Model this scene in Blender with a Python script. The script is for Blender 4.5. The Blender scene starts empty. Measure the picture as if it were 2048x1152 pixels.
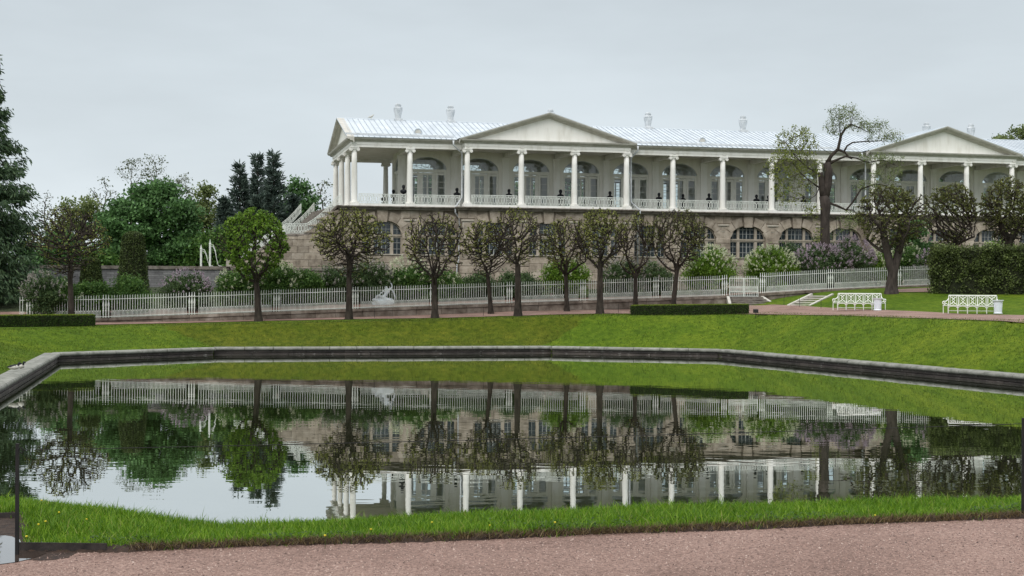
import bpy, bmesh, math, random
import numpy as np
from mathutils import Vector, Matrix

random.seed(7)
rng = np.random.default_rng(11)
scene = bpy.context.scene
col = scene.collection
PI = math.pi

# ------------------------------------------------------------------ camera
EYE = 4.168            # metres above the pond surface (water is z = 0)
FPX = 2800.0           # focal length in pixels of a 2048 px wide picture
ROLL = 0.0045
cam_data = bpy.data.cameras.new('camera')
cam_data.sensor_width = 36.0
cam_data.lens = FPX / 2048.0 * 36.0
cam_data.clip_start = 0.1
cam_data.clip_end = 3000.0
cam = bpy.data.objects.new('camera', cam_data)
col.objects.link(cam)
cam.matrix_world = Matrix.Translation((0, 0, EYE)) @ Matrix.Rotation(PI/2, 4, 'X') @ Matrix.Rotation(ROLL, 4, 'Z')
scene.camera = cam

# ------------------------------------------------------------------ sky, sun, exposure
SUN_EL, SUN_AZ = math.radians(44), math.radians(205)
world = bpy.data.worlds.new('World')
scene.world = world
world.use_nodes = True
wn, wl = world.node_tree.nodes, world.node_tree.links
wn.clear()
w_out = wn.new('ShaderNodeOutputWorld')
w_bg = wn.new('ShaderNodeBackground'); w_bg.inputs['Strength'].default_value = 1.0
w_sky = wn.new('ShaderNodeTexSky'); w_sky.sky_type = 'NISHITA'; w_sky.sun_disc = False
w_sky.sun_elevation = SUN_EL; w_sky.sun_rotation = SUN_AZ
w_sky.air_density = 1.0; w_sky.dust_density = 4.0
w_tc = wn.new('ShaderNodeTexCoord')
w_sep = wn.new('ShaderNodeSeparateXYZ'); wl.new(w_tc.outputs['Generated'], w_sep.inputs[0])
w_ramp = wn.new('ShaderNodeValToRGB')          # an even layer of cloud, paler towards the zenith
wl.new(w_sep.outputs['Z'], w_ramp.inputs[0])
cr = w_ramp.color_ramp
cr.elements[0].position = 0.0; cr.elements[0].color = (0.730, 0.795, 0.832, 1)
cr.elements[1].position = 1.0; cr.elements[1].color = (1.48, 1.51, 1.53, 1)
e = cr.elements.new(0.09); e.color = (0.662, 0.732, 0.775, 1)
e = cr.elements.new(0.22); e.color = (0.570, 0.632, 0.674, 1)
e = cr.elements.new(0.45); e.color = (0.95, 1.00, 1.03, 1)
w_map = wn.new('ShaderNodeMapping'); w_map.inputs['Scale'].default_value = (1.4, 1.4, 5.0)
wl.new(w_tc.outputs['Generated'], w_map.inputs[0])
w_noise = wn.new('ShaderNodeTexNoise'); w_noise.inputs['Scale'].default_value = 2.2
w_noise.inputs['Detail'].default_value = 5.0; w_noise.inputs['Roughness'].default_value = 0.55
wl.new(w_map.outputs[0], w_noise.inputs['Vector'])
w_nr = wn.new('ShaderNodeMapRange'); w_nr.inputs['From Min'].default_value = 0.3; w_nr.inputs['From Max'].default_value = 0.7
w_nr.inputs['To Min'].default_value = 0.92; w_nr.inputs['To Max'].default_value = 1.08
wl.new(w_noise.outputs['Fac'], w_nr.inputs['Value'])
w_mul = wn.new('ShaderNodeMix'); w_mul.data_type = 'RGBA'; w_mul.blend_type = 'MULTIPLY'; w_mul.inputs['Factor'].default_value = 1.0
wl.new(w_ramp.outputs['Color'], w_mul.inputs[6]); wl.new(w_nr.outputs[0], w_mul.inputs[7])
w_s = wn.new('ShaderNodeVectorMath'); w_s.operation = 'SCALE'; w_s.inputs['Scale'].default_value = 0.10
wl.new(w_sky.outputs['Color'], w_s.inputs[0])
w_mix = wn.new('ShaderNodeMix'); w_mix.data_type = 'RGBA'; w_mix.inputs['Factor'].default_value = 0.06
wl.new(w_mul.outputs[2], w_mix.inputs[6]); wl.new(w_s.outputs[0], w_mix.inputs[7])
wl.new(w_mix.outputs[2], w_bg.inputs['Color'])
wl.new(w_bg.outputs[0], w_out.inputs['Surface'])

sun_data = bpy.data.lights.new('sun', 'SUN')
sun_data.energy = 1.3; sun_data.angle = math.radians(35); sun_data.color = (1.0, 0.97, 0.93)
sun = bpy.data.objects.new('sun', sun_data); col.objects.link(sun)
sun_dir = Vector((math.sin(SUN_AZ)*math.cos(SUN_EL), math.cos(SUN_AZ)*math.cos(SUN_EL), math.sin(SUN_EL)))
sun.rotation_euler = sun_dir.to_track_quat('Z', 'Y').to_euler()
sun.location = (0, 0, 80)

vs = scene.view_settings
vs.view_transform = 'Standard'; vs.look = 'None'; vs.gamma = 1.0; vs.exposure = 0.12
vs.use_curve_mapping = False
scene.cycles.max_bounces = 8; scene.cycles.transparent_max_bounces = 24
scene.cycles.diffuse_bounces = 3; scene.cycles.glossy_bounces = 4; scene.cycles.transmission_bounces = 6
scene.cycles.caustics_reflective = False; scene.cycles.caustics_refractive = False

# ------------------------------------------------------------------ helpers: places
def at(px, py, D):
    """the point that a pixel of the 2048x1152 photograph shows, D metres away"""
    dx, dy = px-1024.0, py-576.0
    x = dx*math.cos(ROLL) + dy*math.sin(ROLL)
    y = -dx*math.sin(ROLL) + dy*math.cos(ROLL)
    return Vector((x*D/FPX, D, EYE - y*D/FPX))
def px_x(px, D): return (px-1024.0)*D/FPX

BAY = 4.6
TH = 0.2349
CT, ST = math.cos(TH), math.sin(TH)
GX, GY = -2.8184*BAY, 24.9414*BAY           # foot of the gallery's corner column
ZB = 4.1                                     # ground at the gallery
def gpos(u, v):                               # gallery frame -> world
    return GX + u*CT - v*ST, GY + u*ST + v*CT
def bpos(px, py, v):                          # pixel -> (u, z) on the plane v of the gallery frame
    p = at(px, py, 1.0); k = p.x
    u = (k*(GY + v*CT) - GX + v*ST)/(CT - k*ST)
    D = GY + u*ST + v*CT
    return u, at(px, py, D).z
def fence_y(x): return 99.3 + 0.235*x
def fence_x(px):
    k = (px-1024.0)/FPX
    return 99.3*k/(1-0.235*k)
FZ = np.array([(-60,1.75),(-33.5,1.98),(-26.8,2.08),(0.57,3.13),(15.3,3.66),(18.4,3.86),(22.4,4.12),(31.2,4.52),(45,5.0),(80,5.2)])
def fence_z(x): return float(np.interp(x, FZ[:,0], FZ[:,1]))

# ------------------------------------------------------------------ helpers: objects
def link(name, mesh, parent=None, loc=None, rot=None, scale=None, mat=None):
    o = bpy.data.objects.new(name, mesh)
    col.objects.link(o)
    if mat is not None and mesh is not None and not mesh.materials: mesh.materials.append(mat)
    if parent is not None: o.parent = parent
    if loc is not None: o.location = loc
    if rot is not None: o.rotation_euler = rot
    if scale is not None: o.scale = scale
    return o
def tag(o, label, cat, group=None, kind=None):
    o['label'] = label
    if cat: o['category'] = cat
    if group: o['group'] = group
    if kind: o['kind'] = kind
    return o
def empty(name, loc, rz=0.0):
    o = bpy.data.objects.new(name, None); col.objects.link(o)
    o.empty_display_size = 0.3
    o.location = loc; o.rotation_euler = (0, 0, rz)
    return o

class MB:
    """collects polygons; mesh() makes ONE mesh of them"""
    def __init__(s): s.v = []; s.f = []
    def add(s, vs_, fs):
        n = len(s.v); s.v.extend([tuple(p) for p in vs_]); s.f.extend([tuple(i+n for i in f) for f in fs]); return s
    def box(s, x0, x1, y0, y1, z0, z1):
        return s.add([(x0,y0,z0),(x1,y0,z0),(x1,y1,z0),(x0,y1,z0),(x0,y0,z1),(x1,y0,z1),(x1,y1,z1),(x0,y1,z1)],
                     [(0,3,2,1),(4,5,6,7),(0,1,5,4),(1,2,6,5),(2,3,7,6),(3,0,4,7)])
    def cbox(s, x0, x1, y0, y1, z0, z1, c):
        """box whose -y face is chamfered all round"""
        return s.add([(x0,y1,z0),(x1,y1,z0),(x1,y1,z1),(x0,y1,z1),
                      (x0,y0+c,z0),(x1,y0+c,z0),(x1,y0+c,z1),(x0,y0+c,z1),
                      (x0+c,y0,z0+c),(x1-c,y0,z0+c),(x1-c,y0,z1-c),(x0+c,y0,z1-c)],
                     [(0,3,2,1),(0,1,5,4),(1,2,6,5),(2,3,7,6),(3,0,4,7),(4,5,9,8),(5,6,10,9),(6,7,11,10),(7,4,8,11),(8,9,10,11)])
    def prism(s, poly, y0, y1):
        """polygon in x-z pulled along y"""
        n = len(poly)
        vs_ = [(x,y0,z) for x,z in poly] + [(x,y1,z) for x,z in poly]
        fs = [tuple(range(n)), tuple(range(2*n-1, n-1, -1))] + [(i,i+n,(i+1)%n+n,(i+1)%n) for i in range(n)]
        return s.add(vs_, fs)
    def lathe(s, prof, n=12, c=(0,0,0), sx=1.0, sy=1.0):
        vs_ = []; fs = []; m = len(prof)
        for r, z in prof:
            for k in range(n):
                a = 2*PI*k/n; vs_.append((c[0]+r*sx*math.cos(a), c[1]+r*sy*math.sin(a), c[2]+z))
        for i in range(m-1):
            for k in range(n):
                a, b = i*n+k, i*n+(k+1)%n; fs.append((a,b,b+n,a+n))
        fs.append(tuple(range(n-1,-1,-1))); fs.append(tuple((m-1)*n+k for k in range(n)))
        return s.add(vs_, fs)
    def tube(s, pts, r, n=6, cap=True):
        pts = [Vector(p) for p in pts]
        rs = r if isinstance(r, (list, tuple)) else [r]*len(pts)
        vs_ = []; fs = []
        ref = Vector((0,0,1))
        if abs((pts[-1]-pts[0]).normalized().z) > 0.9: ref = Vector((0,1,0))
        for i, p in enumerate(pts):
            d = (pts[min(i+1,len(pts)-1)] - pts[max(i-1,0)]).normalized()
            a = d.cross(ref)
            if a.length < 1e-4: a = d.cross(Vector((1,0,0)))
            a.normalize(); b = a.cross(d)
            for k in range(n):
                t = 2*PI*k/n + PI/n; vs_.append(p + (a*math.cos(t) + b*math.sin(t))*rs[i])
        for i in range(len(pts)-1):
            for k in range(n):
                a, b = i*n+k, i*n+(k+1)%n; fs.append((a,b,b+n,a+n))
        if cap: fs.append(tuple(range(n-1,-1,-1))); fs.append(tuple((len(pts)-1)*n+k for k in range(n)))
        return s.add(vs_, fs)
    def mesh(s, name, mat=None, smooth=False):
        m = bpy.data.meshes.new(name); m.from_pydata(s.v, [], s.f); m.update()
        bm = bmesh.new(); bm.from_mesh(m); bmesh.ops.recalc_face_normals(bm, faces=bm.faces); bm.to_mesh(m); bm.free()
        if mat: m.materials.append(mat)
        if smooth: m.polygons.foreach_set('use_smooth', [True]*len(m.polygons))
        return m
    def obj(s, name, mat, parent=None, smooth=False, **k): return link(name, s.mesh(name, mat, smooth), parent, **k)

def np_mesh(name, V, F, mat=None, smooth=False):
    """V (n,3), F (m,k) arrays, k fixed"""
    m = bpy.data.meshes.new(name)
    V = np.asarray(V, np.float32); F = np.asarray(F, np.int32); k = F.shape[1]
    m.vertices.add(len(V)); m.vertices.foreach_set('co', V.ravel())
    m.loops.add(F.size); m.loops.foreach_set('vertex_index', F.ravel())
    m.polygons.add(len(F)); m.polygons.foreach_set('loop_start', np.arange(0, F.size, k, dtype=np.int32))
    if smooth: m.polygons.foreach_set('use_smooth', np.ones(len(F), bool))
    m.update(calc_edges=True)
    if mat: m.materials.append(mat)
    return m

# ------------------------------------------------------------------ helpers: materials
def mat_new(name):
    m = bpy.data.materials.new(name); m.use_nodes = True
    nt = m.node_tree; b = nt.nodes['Principled BSDF']
    return m, nt, b
def nd(nt, t, **kw):
    n = nt.nodes.new(t)
    for k, v in kw.items():
        if k in n.inputs.keys(): n.inputs[k].default_value = v
        else: setattr(n, k, v)
    return n
def ramp(nt, src, stops):
    r = nt.nodes.new('ShaderNodeValToRGB'); c = r.color_ramp
    while len(c.elements) < len(stops): c.elements.new(0.5)
    for el, (p, q) in zip(c.elements, stops): el.position = p; el.color = (*q, 1) if len(q) == 3 else q
    nt.links.new(src, r.inputs[0]); return r.outputs[0]
def noise(nt, scale, detail=4, rough=0.55, vec=None, stretch=None):
    n = nt.nodes.new('ShaderNodeTexNoise'); n.inputs['Scale'].default_value = scale
    n.inputs['Detail'].default_value = detail; n.inputs['Roughness'].default_value = rough
    g = nt.nodes.new('ShaderNodeNewGeometry'); v = g.outputs['Position'] if vec is None else vec
    if stretch:
        mp = nt.nodes.new('ShaderNodeMapping'); mp.inputs['Scale'].default_value = stretch
        nt.links.new(v, mp.inputs[0]); v = mp.outputs[0]
    nt.links.new(v, n.inputs['Vector']); return n.outputs['Fac']
def mixc(nt, a, b, fac, mode='MIX'):
    m = nt.nodes.new('ShaderNodeMix'); m.data_type = 'RGBA'; m.blend_type = mode
    for s_, i in ((a,6),(b,7)):
        if isinstance(s_, tuple): m.inputs[i].default_value = (*s_, 1)
        else: nt.links.new(s_, m.inputs[i])
    if isinstance(fac, (int, float)): m.inputs[0].default_value = fac
    else: nt.links.new(fac, m.inputs[0])
    return m.outputs[2]
def bump(nt, b, h, strength=0.5, dist=0.02):
    n = nt.nodes.new('ShaderNodeBump'); n.inputs['Strength'].default_value = strength; n.inputs['Distance'].default_value = dist
    nt.links.new(h, n.inputs['Height']); nt.links.new(n.outputs[0], b.inputs['Normal'])
def surf(name, c0, c1, scale=3.0, rough=0.8, bscale=None, bdist=0.01, c2=None, spec=0.3, isl=0.0, stretch=None, metal=0.0):
    """matt surface: two or three tones of noise, fine relief, optional spread from piece to piece"""
    m, nt, b = mat_new(name)
    f = noise(nt, scale, 6, 0.6, stretch=stretch)
    st = [(0.34, c0), (0.66, c1)] if c2 is None else [(0.3, c0), (0.5, c1), (0.7, c2)]
    c = ramp(nt, f, st)
    if isl:
        oi = nt.nodes.new('ShaderNodeObjectInfo')
        mr = nd(nt, 'ShaderNodeMapRange'); mr.inputs['To Min'].default_value = 1-isl; mr.inputs['To Max'].default_value = 1+isl
        nt.links.new(oi.outputs['Random'], mr.inputs['Value'])
        c = mixc(nt, c, mr.outputs[0], 1.0, 'MULTIPLY')
    nt.links.new(c, b.inputs['Base Color'])
    b.inputs['Roughness'].default_value = rough; b.inputs['Specular IOR Level'].default_value = spec
    b.inputs['Metallic'].default_value = metal
    if bscale: bump(nt, b, noise(nt, bscale, 5, 0.65), 0.7, bdist)
    return m
def leafmat(name, c0, c1, c2, trans=0.3, rough=0.55, lo=0.72, hi=1.15, bs=0.9):
    m, nt, b = mat_new(name)
    g = nt.nodes.new('ShaderNodeNewGeometry')
    c = ramp(nt, g.outputs['Random Per Island'], [(0.0, c0), (0.55, c1), (1.0, c2)])
    big = noise(nt, bs, 3, 0.5)
    c = mixc(nt, c, ramp(nt, big, [(0.3, (lo,lo*1.05,lo*0.97)), (0.7, (hi,hi*0.98,hi*0.96))]), 1.0, 'MULTIPLY')
    nt.links.new(c, b.inputs['Base Color']); b.inputs['Roughness'].default_value = rough
    b.inputs['Specular IOR Level'].default_value = 0.25
    tr = nt.nodes.new('ShaderNodeBsdfTranslucent'); nt.links.new(c, tr.inputs['Color'])
    ms = nt.nodes.new('ShaderNodeMixShader'); ms.inputs[0].default_value = trans
    nt.links.new(b.outputs[0], ms.inputs[1]); nt.links.new(tr.outputs[0], ms.inputs[2])
    nt.links.new(ms.outputs[0], nt.nodes['Material Output'].inputs['Surface'])
    return m

M = {}
M['white'] = surf('white_plaster', (0.71,0.69,0.63), (0.85,0.835,0.79), 1.1, 0.75, 9, 0.004, c2=(0.88,0.87,0.83), stretch=(1.6,1.6,0.35))
M['cream'] = surf('cream_plaster', (0.69,0.67,0.60), (0.80,0.78,0.72), 0.8, 0.8, 9, 0.004, c2=(0.83,0.81,0.76), stretch=(1.4,1.4,0.4))
M['joinery'] = surf('white_joinery', (0.72,0.71,0.65), (0.80,0.79,0.73), 2.0, 0.5, None)
M['trim'] = surf('grey_trim', (0.48,0.46,0.41), (0.61,0.59,0.54), 2.0, 0.8, 12, 0.004)
M['seam'] = surf('roof_seam', (0.36,0.40,0.44), (0.44,0.48,0.52), 2.0, 0.5)
M['roof'] = surf('roof_metal', (0.46,0.51,0.56), (0.57,0.62,0.66), 0.8, 0.5, None, c2=(0.64,0.68,0.72), spec=0.5, isl=0.05, stretch=(1,1,0.4))
M['pipe'] = surf('pipe_metal', (0.46,0.49,0.51), (0.68,0.70,0.72), 3.0, 0.4, None)
M['stone'] = surf('tuff_stone', (0.20,0.165,0.130), (0.35,0.295,0.235), 1.7, 0.95, 14, 0.03, c2=(0.47,0.41,0.34), isl=0.22)
M['stone_back'] = surf('tuff_joint', (0.19,0.155,0.12), (0.29,0.245,0.195), 2.5, 0.95, 16, 0.02)
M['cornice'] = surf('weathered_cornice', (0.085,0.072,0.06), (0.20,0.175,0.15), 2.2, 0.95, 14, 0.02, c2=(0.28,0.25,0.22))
M['sillstone'] = surf('pale_sill', (0.38,0.34,0.28), (0.52,0.48,0.41), 3, 0.8)
M['timber'] = surf('window_timber', (0.34,0.29,0.23), (0.44,0.39,0.32), 4, 0.7)
M['muntin'] = surf('window_bars', (0.27,0.28,0.27), (0.38,0.39,0.38), 4, 0.6)
M['iron_white'] = surf('white_iron', (0.62,0.66,0.60), (0.80,0.82,0.77), 2.5, 0.5, None)
M['bench_white'] = surf('white_bench_paint', (0.72,0.74,0.68), (0.86,0.86,0.82), 6, 0.45, None)
M['bin_white'] = surf('white_bin_paint', (0.70,0.74,0.80), (0.82,0.85,0.90), 6, 0.45, None)
M['black'] = surf('black_iron', (0.008,0.008,0.009), (0.02,0.018,0.018), 9, 0.55, None)
M['bronze'] = surf('dark_bronze', (0.006,0.007,0.010), (0.016,0.017,0.022), 6, 0.5, None)
M['marble'] = surf('white_marble', (0.48,0.53,0.56), (0.68,0.72,0.74), 4, 0.7, 12, 0.006)
M['rust'] = surf('rusty_steel', (0.016,0.013,0.012), (0.045,0.037,0.034), 14, 0.7, 60, 0.003)
M['soil'] = surf('wet_soil', (0.022,0.013,0.009), (0.06,0.036,0.025), 18, 0.8, 45, 0.02)
M['wall_dark'] = None
M['coping'] = surf('coping_stone', (0.13,0.135,0.115), (0.25,0.25,0.22), 2.2, 0.9, 20, 0.012, c2=(0.34,0.34,0.31), isl=0.12)
M['fence_stone'] = surf('old_limestone', (0.085,0.065,0.052), (0.20,0.165,0.135), 1.6, 0.95, 11, 0.04, c2=(0.33,0.29,0.25), isl=0.25)
M['step_stone'] = surf('step_stone', (0.20,0.18,0.155), (0.34,0.31,0.275), 2.4, 0.9, 14, 0.015)
M['step_pale'] = surf('pale_step_edge', (0.48,0.45,0.40), (0.62,0.60,0.54), 3, 0.85)
M['greywall'] = None
M['bark'] = surf('dark_bark', (0.018,0.014,0.011), (0.056,0.044,0.035), 5, 0.95, 14, 0.03, stretch=(1,1,0.35))
M['bark_old'] = surf('old_bark', (0.030,0.024,0.021), (0.075,0.060,0.052), 5, 0.95, 12, 0.05, stretch=(1,1,0.3))
M['bark_grey'] = surf('grey_bark', (0.07,0.065,0.055), (0.14,0.13,0.115), 5, 0.95)
M['leaf_maple'] = leafmat('maple_leaf', (0.046,0.100,0.036), (0.092,0.190,0.062), (0.155,0.290,0.105), lo=0.6, hi=1.35, bs=0.55)
M['leaf_bright'] = leafmat('fresh_leaf', (0.070,0.145,0.018), (0.145,0.260,0.028), (0.230,0.360,0.050), 0.35)
M['leaf_bud'] = leafmat('bud_leaf', (0.13,0.15,0.036), (0.24,0.26,0.056), (0.36,0.37,0.12), 0.3)
M['leaf_bud_dark'] = leafmat('dark_bud_leaf', (0.070,0.080,0.024), (0.145,0.160,0.046), (0.25,0.265,0.095), 0.3)
M['leaf_pale'] = leafmat('pale_leaf', (0.11,0.155,0.055), (0.19,0.24,0.085), (0.28,0.33,0.14), 0.35)
M['leaf_grey'] = leafmat('grey_leaf', (0.09,0.115,0.065), (0.15,0.18,0.10), (0.23,0.26,0.16), 0.3)
M['leaf_lilac'] = leafmat('lilac_leaf', (0.040,0.095,0.024), (0.085,0.175,0.038), (0.155,0.26,0.06))
M['leaf_lilac_dark'] = leafmat('dark_lilac_leaf', (0.038,0.072,0.030), (0.080,0.134,0.050), (0.140,0.200,0.080))
M['leaf_hedge'] = leafmat('hedge_leaf', (0.018,0.045,0.008), (0.042,0.092,0.012), (0.085,0.150,0.020))
M['leaf_hedge_top'] = leafmat('young_hedge_leaf', (0.10,0.16,0.012), (0.19,0.25,0.02), (0.28,0.34,0.05))
M['leaf_beech'] = leafmat('tall_hedge_leaf', (0.045,0.060,0.022), (0.095,0.130,0.038), (0.20,0.25,0.085), lo=0.38, hi=1.5, bs=1.3)
M['leaf_topiary'] = leafmat('topiary_leaf', (0.042,0.066,0.022), (0.080,0.115,0.034), (0.125,0.165,0.052))
M['needle'] = leafmat('spruce_needle', (0.036,0.070,0.038), (0.080,0.135,0.068), (0.145,0.215,0.110), 0.25)
M['needle_pine'] = leafmat('pine_needle', (0.042,0.064,0.056), (0.080,0.114,0.096), (0.135,0.180,0.145), 0.25)
M['bloom_white'] = leafmat('white_blossom', (0.50,0.54,0.36), (0.68,0.70,0.52), (0.82,0.82,0.70), 0.3)
M['bloom_mauve'] = leafmat('mauve_blossom', (0.34,0.25,0.33), (0.48,0.39,0.47), (0.64,0.55,0.62), 0.3)
M['bloom_pale'] = leafmat('faded_blossom', (0.30,0.28,0.26), (0.42,0.39,0.37), (0.56,0.52,0.50), 0.3)
M['bloom_pink'] = leafmat('pink_blossom', (0.42,0.16,0.17), (0.55,0.27,0.27), (0.65,0.42,0.40), 0.3)
M['core'] = surf('shrub_wood', (0.012,0.016,0.007), (0.026,0.030,0.013), 3, 0.95)

# grass seen from afar
m, nt, b = mat_new('lawn')
f1 = noise(nt, 0.22, 4, 0.6); f2 = noise(nt, 2.4, 5, 0.7, stretch=(1,0.8,1.6)); f3 = noise(nt, 14, 3, 0.7)
c = ramp(nt, f1, [(0.3,(0.074,0.132,0.012)), (0.5,(0.098,0.160,0.013)), (0.72,(0.145,0.195,0.018))])
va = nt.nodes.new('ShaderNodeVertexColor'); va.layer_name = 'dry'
c = mixc(nt, c, ramp(nt, noise(nt, 0.8, 5, 0.65), [(0.35,(0.070,0.085,0.010)), (0.65,(0.118,0.112,0.016))]), va.outputs['Color'])  # browner mix paints the middle bank's darker look into the lawn colour
c = mixc(nt, c, ramp(nt, f2, [(0.28,(0.42,0.50,0.36)), (0.5,(0.95,0.97,0.9)), (0.75,(1.5,1.32,1.3))]), 1.0, 'MULTIPLY')
c = mixc(nt, c, ramp(nt, f3, [(0.25,(0.6,0.66,0.5)), (0.75,(1.35,1.3,1.25))]), 1.0, 'MULTIPLY')
nt.links.new(c, b.inputs['Base Color']); b.inputs['Roughness'].default_value = 0.9; b.inputs['Specular IOR Level'].default_value = 0.1
bump(nt, b, noise(nt, 7, 6, 0.75), 0.9, 0.12)
M['lawn'] = m
m, nt, b = mat_new('grass_blade')
g = nt.nodes.new('ShaderNodeNewGeometry')
c = ramp(nt, g.outputs['Random Per Island'], [(0.0,(0.060,0.145,0.010)), (0.6,(0.135,0.265,0.016)), (0.93,(0.235,0.37,0.034)), (1.0,(0.30,0.30,0.10))])
c = mixc(nt, c, ramp(nt, noise(nt, 1.6, 4, 0.6), [(0.3,(0.72,0.78,0.7)), (0.7,(1.2,1.15,1.1))]), 1.0, 'MULTIPLY')
nt.links.new(c, b.inputs['Base Color']); b.inputs['Roughness'].default_value = 0.5; b.inputs['Specular IOR Level'].default_value = 0.25
tr = nt.nodes.new('ShaderNodeBsdfTranslucent'); nt.links.new(c, tr.inputs['Color'])
ms = nt.nodes.new('ShaderNodeMixShader'); ms.inputs[0].default_value = 0.35
nt.links.new(b.outputs[0], ms.inputs[1]); nt.links.new(tr.outputs[0], ms.inputs[2])
nt.links.new(ms.outputs[0], nt.nodes['Material Output'].inputs['Surface'])
M['blade'] = m
# crushed pink granite
m, nt, b = mat_new('pink_gravel')
f1 = noise(nt, 0.7, 4, 0.6); f3 = noise(nt, 48, 4, 0.8)
c = ramp(nt, f1, [(0.3,(0.200,0.124,0.098)), (0.5,(0.272,0.176,0.142)), (0.7,(0.345,0.230,0.188))])
c = mixc(nt, c, ramp(nt, f3, [(0.3,(0.30,0.25,0.24)), (0.5,(0.95,0.93,0.92)), (0.72,(1.7,1.75,1.78))]), 1.0, 'MULTIPLY')
nt.links.new(c, b.inputs['Base Color']); b.inputs['Roughness'].default_value = 0.75; b.inputs['Specular IOR Level'].default_value = 0.3
bump(nt, b, f3, 0.9, 0.012)
M['gravel'] = m
m, nt, b = mat_new('granite_chip')
g = nt.nodes.new('ShaderNodeNewGeometry')
c = ramp(nt, g.outputs['Random Per Island'], [(0.0,(0.06,0.034,0.028)), (0.3,(0.21,0.125,0.10)), (0.8,(0.345,0.22,0.18)), (1.0,(0.50,0.38,0.32))])
nt.links.new(c, b.inputs['Base Color']); b.inputs['Roughness'].default_value = 0.6
M['chip'] = m
# dark wet pond wall with lime stains
m, nt, b = mat_new('pond_wall_stone')
f1 = noise(nt, 1.1, 5, 0.65); f2 = noise(nt, 2.2, 4, 0.7, stretch=(1.5,1.5,3.5))
c = ramp(nt, f1, [(0.35,(0.028,0.022,0.020)), (0.62,(0.075,0.062,0.055))])
c = mixc(nt, c, (0.27,0.255,0.235), ramp(nt, f2, [(0.58,(0,0,0)), (0.72,(0.85,0.85,0.85))]))
oi = nt.nodes.new('ShaderNodeObjectInfo')
mr = nd(nt, 'ShaderNodeMapRange'); mr.inputs['To Min'].default_value = 0.7; mr.inputs['To Max'].default_value = 1.45
nt.links.new(oi.outputs['Random'], mr.inputs['Value']); c = mixc(nt, c, mr.outputs[0], 1.0, 'MULTIPLY')
nt.links.new(c, b.inputs['Base Color']); b.inputs['Roughness'].default_value = 0.7
bump(nt, b, noise(nt, 12, 5, 0.65), 0.7, 0.02)
M['wall_dark'] = m
# coursed grey wall in the distance
m, nt, b = mat_new('coursed_grey_stone')
tc = nt.nodes.new('ShaderNodeTexCoord'); mp = nt.nodes.new('ShaderNodeMapping'); mp.inputs['Rotation'].default_value = (PI/2,0,0)
nt.links.new(tc.outputs['Object'], mp.inputs[0])
br = nt.nodes.new('ShaderNodeTexBrick'); br.inputs['Scale'].default_value = 1.0; br.inputs['Brick Width'].default_value = 0.62
br.inputs['Row Height'].default_value = 0.17; br.inputs['Mortar Size'].default_value = 0.012
br.inputs['Color1'].default_value = (0.27,0.265,0.265,1); br.inputs['Color2'].default_value = (0.18,0.175,0.18,1); br.inputs['Mortar'].default_value = (0.11,0.11,0.11,1)
nt.links.new(mp.outputs[0], br.inputs['Vector'])
nt.links.new(mixc(nt, br.outputs['Color'], ramp(nt, noise(nt, 1.2, 5, 0.6), [(0.3,(0.7,0.7,0.7)),(0.7,(1.25,1.25,1.25))]), 1.0, 'MULTIPLY'), b.inputs['Base Color'])
b.inputs['Roughness'].default_value = 0.9; bump(nt, b, br.outputs['Fac'], -0.5, 0.02)
M['greywall'] = m
# pond water
m, nt, b = mat_new('pond_water')
b.inputs['Base Color'].default_value = (0.030,0.042,0.014,1); b.inputs['Roughness'].default_value = 0.9; b.inputs['Specular IOR Level'].default_value = 0.0
gl = nt.nodes.new('ShaderNodeBsdfGlossy'); gl.inputs['Roughness'].default_value = 0.004; gl.inputs['Color'].default_value = (0.96,0.97,0.96,1)
lw = nt.nodes.new('ShaderNodeLayerWeight'); lw.inputs['Blend'].default_value = 0.5
fr = ramp(nt, lw.outputs['Facing'], [(0.0,(0.03,0.03,0.03)), (0.5,(0.15,0.15,0.15)), (0.80,(0.80,0.80,0.80)), (0.93,(0.92,0.92,0.92)), (1.0,(0.97,0.97,0.97))])
w1 = noise(nt, 1.9, 1, 0.4, stretch=(0.55,1.3,1)); w2 = noise(nt, 0.5, 1, 0.4, stretch=(0.6,1.2,1))
sm = nt.nodes.new('ShaderNodeMath'); sm.operation = 'MULTIPLY_ADD'; sm.inputs[1].default_value = 2.2
nt.links.new(w2, sm.inputs[0]); nt.links.new(w1, sm.inputs[2])
bp = nt.nodes.new('ShaderNodeBump'); bp.inputs['Strength'].default_value = 1.0; bp.inputs['Distance'].default_value = 0.0010
nt.links.new(sm.outputs[0], bp.inputs['Height']); nt.links.new(bp.outputs[0], gl.inputs['Normal'])
ms = nt.nodes.new('ShaderNodeMixShader'); nt.links.new(fr, ms.inputs[0])
nt.links.new(b.outputs[0], ms.inputs[1]); nt.links.new(gl.outputs[0], ms.inputs[2])
nt.links.new(ms.outputs[0], nt.nodes['Material Output'].inputs['Surface'])
M['water'] = m
m, nt, b = mat_new('puddle_water')
b.inputs['Base Color'].default_value = (0.06,0.04,0.03,1); b.inputs['Roughness'].default_value = 0.02; b.inputs['IOR'].default_value = 1.33
b.inputs['Coat Weight'].default_value = 1.0; b.inputs['Coat Roughness'].default_value = 0.01; b.inputs['Coat IOR'].default_value = 2.0
M['puddle'] = m
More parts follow.
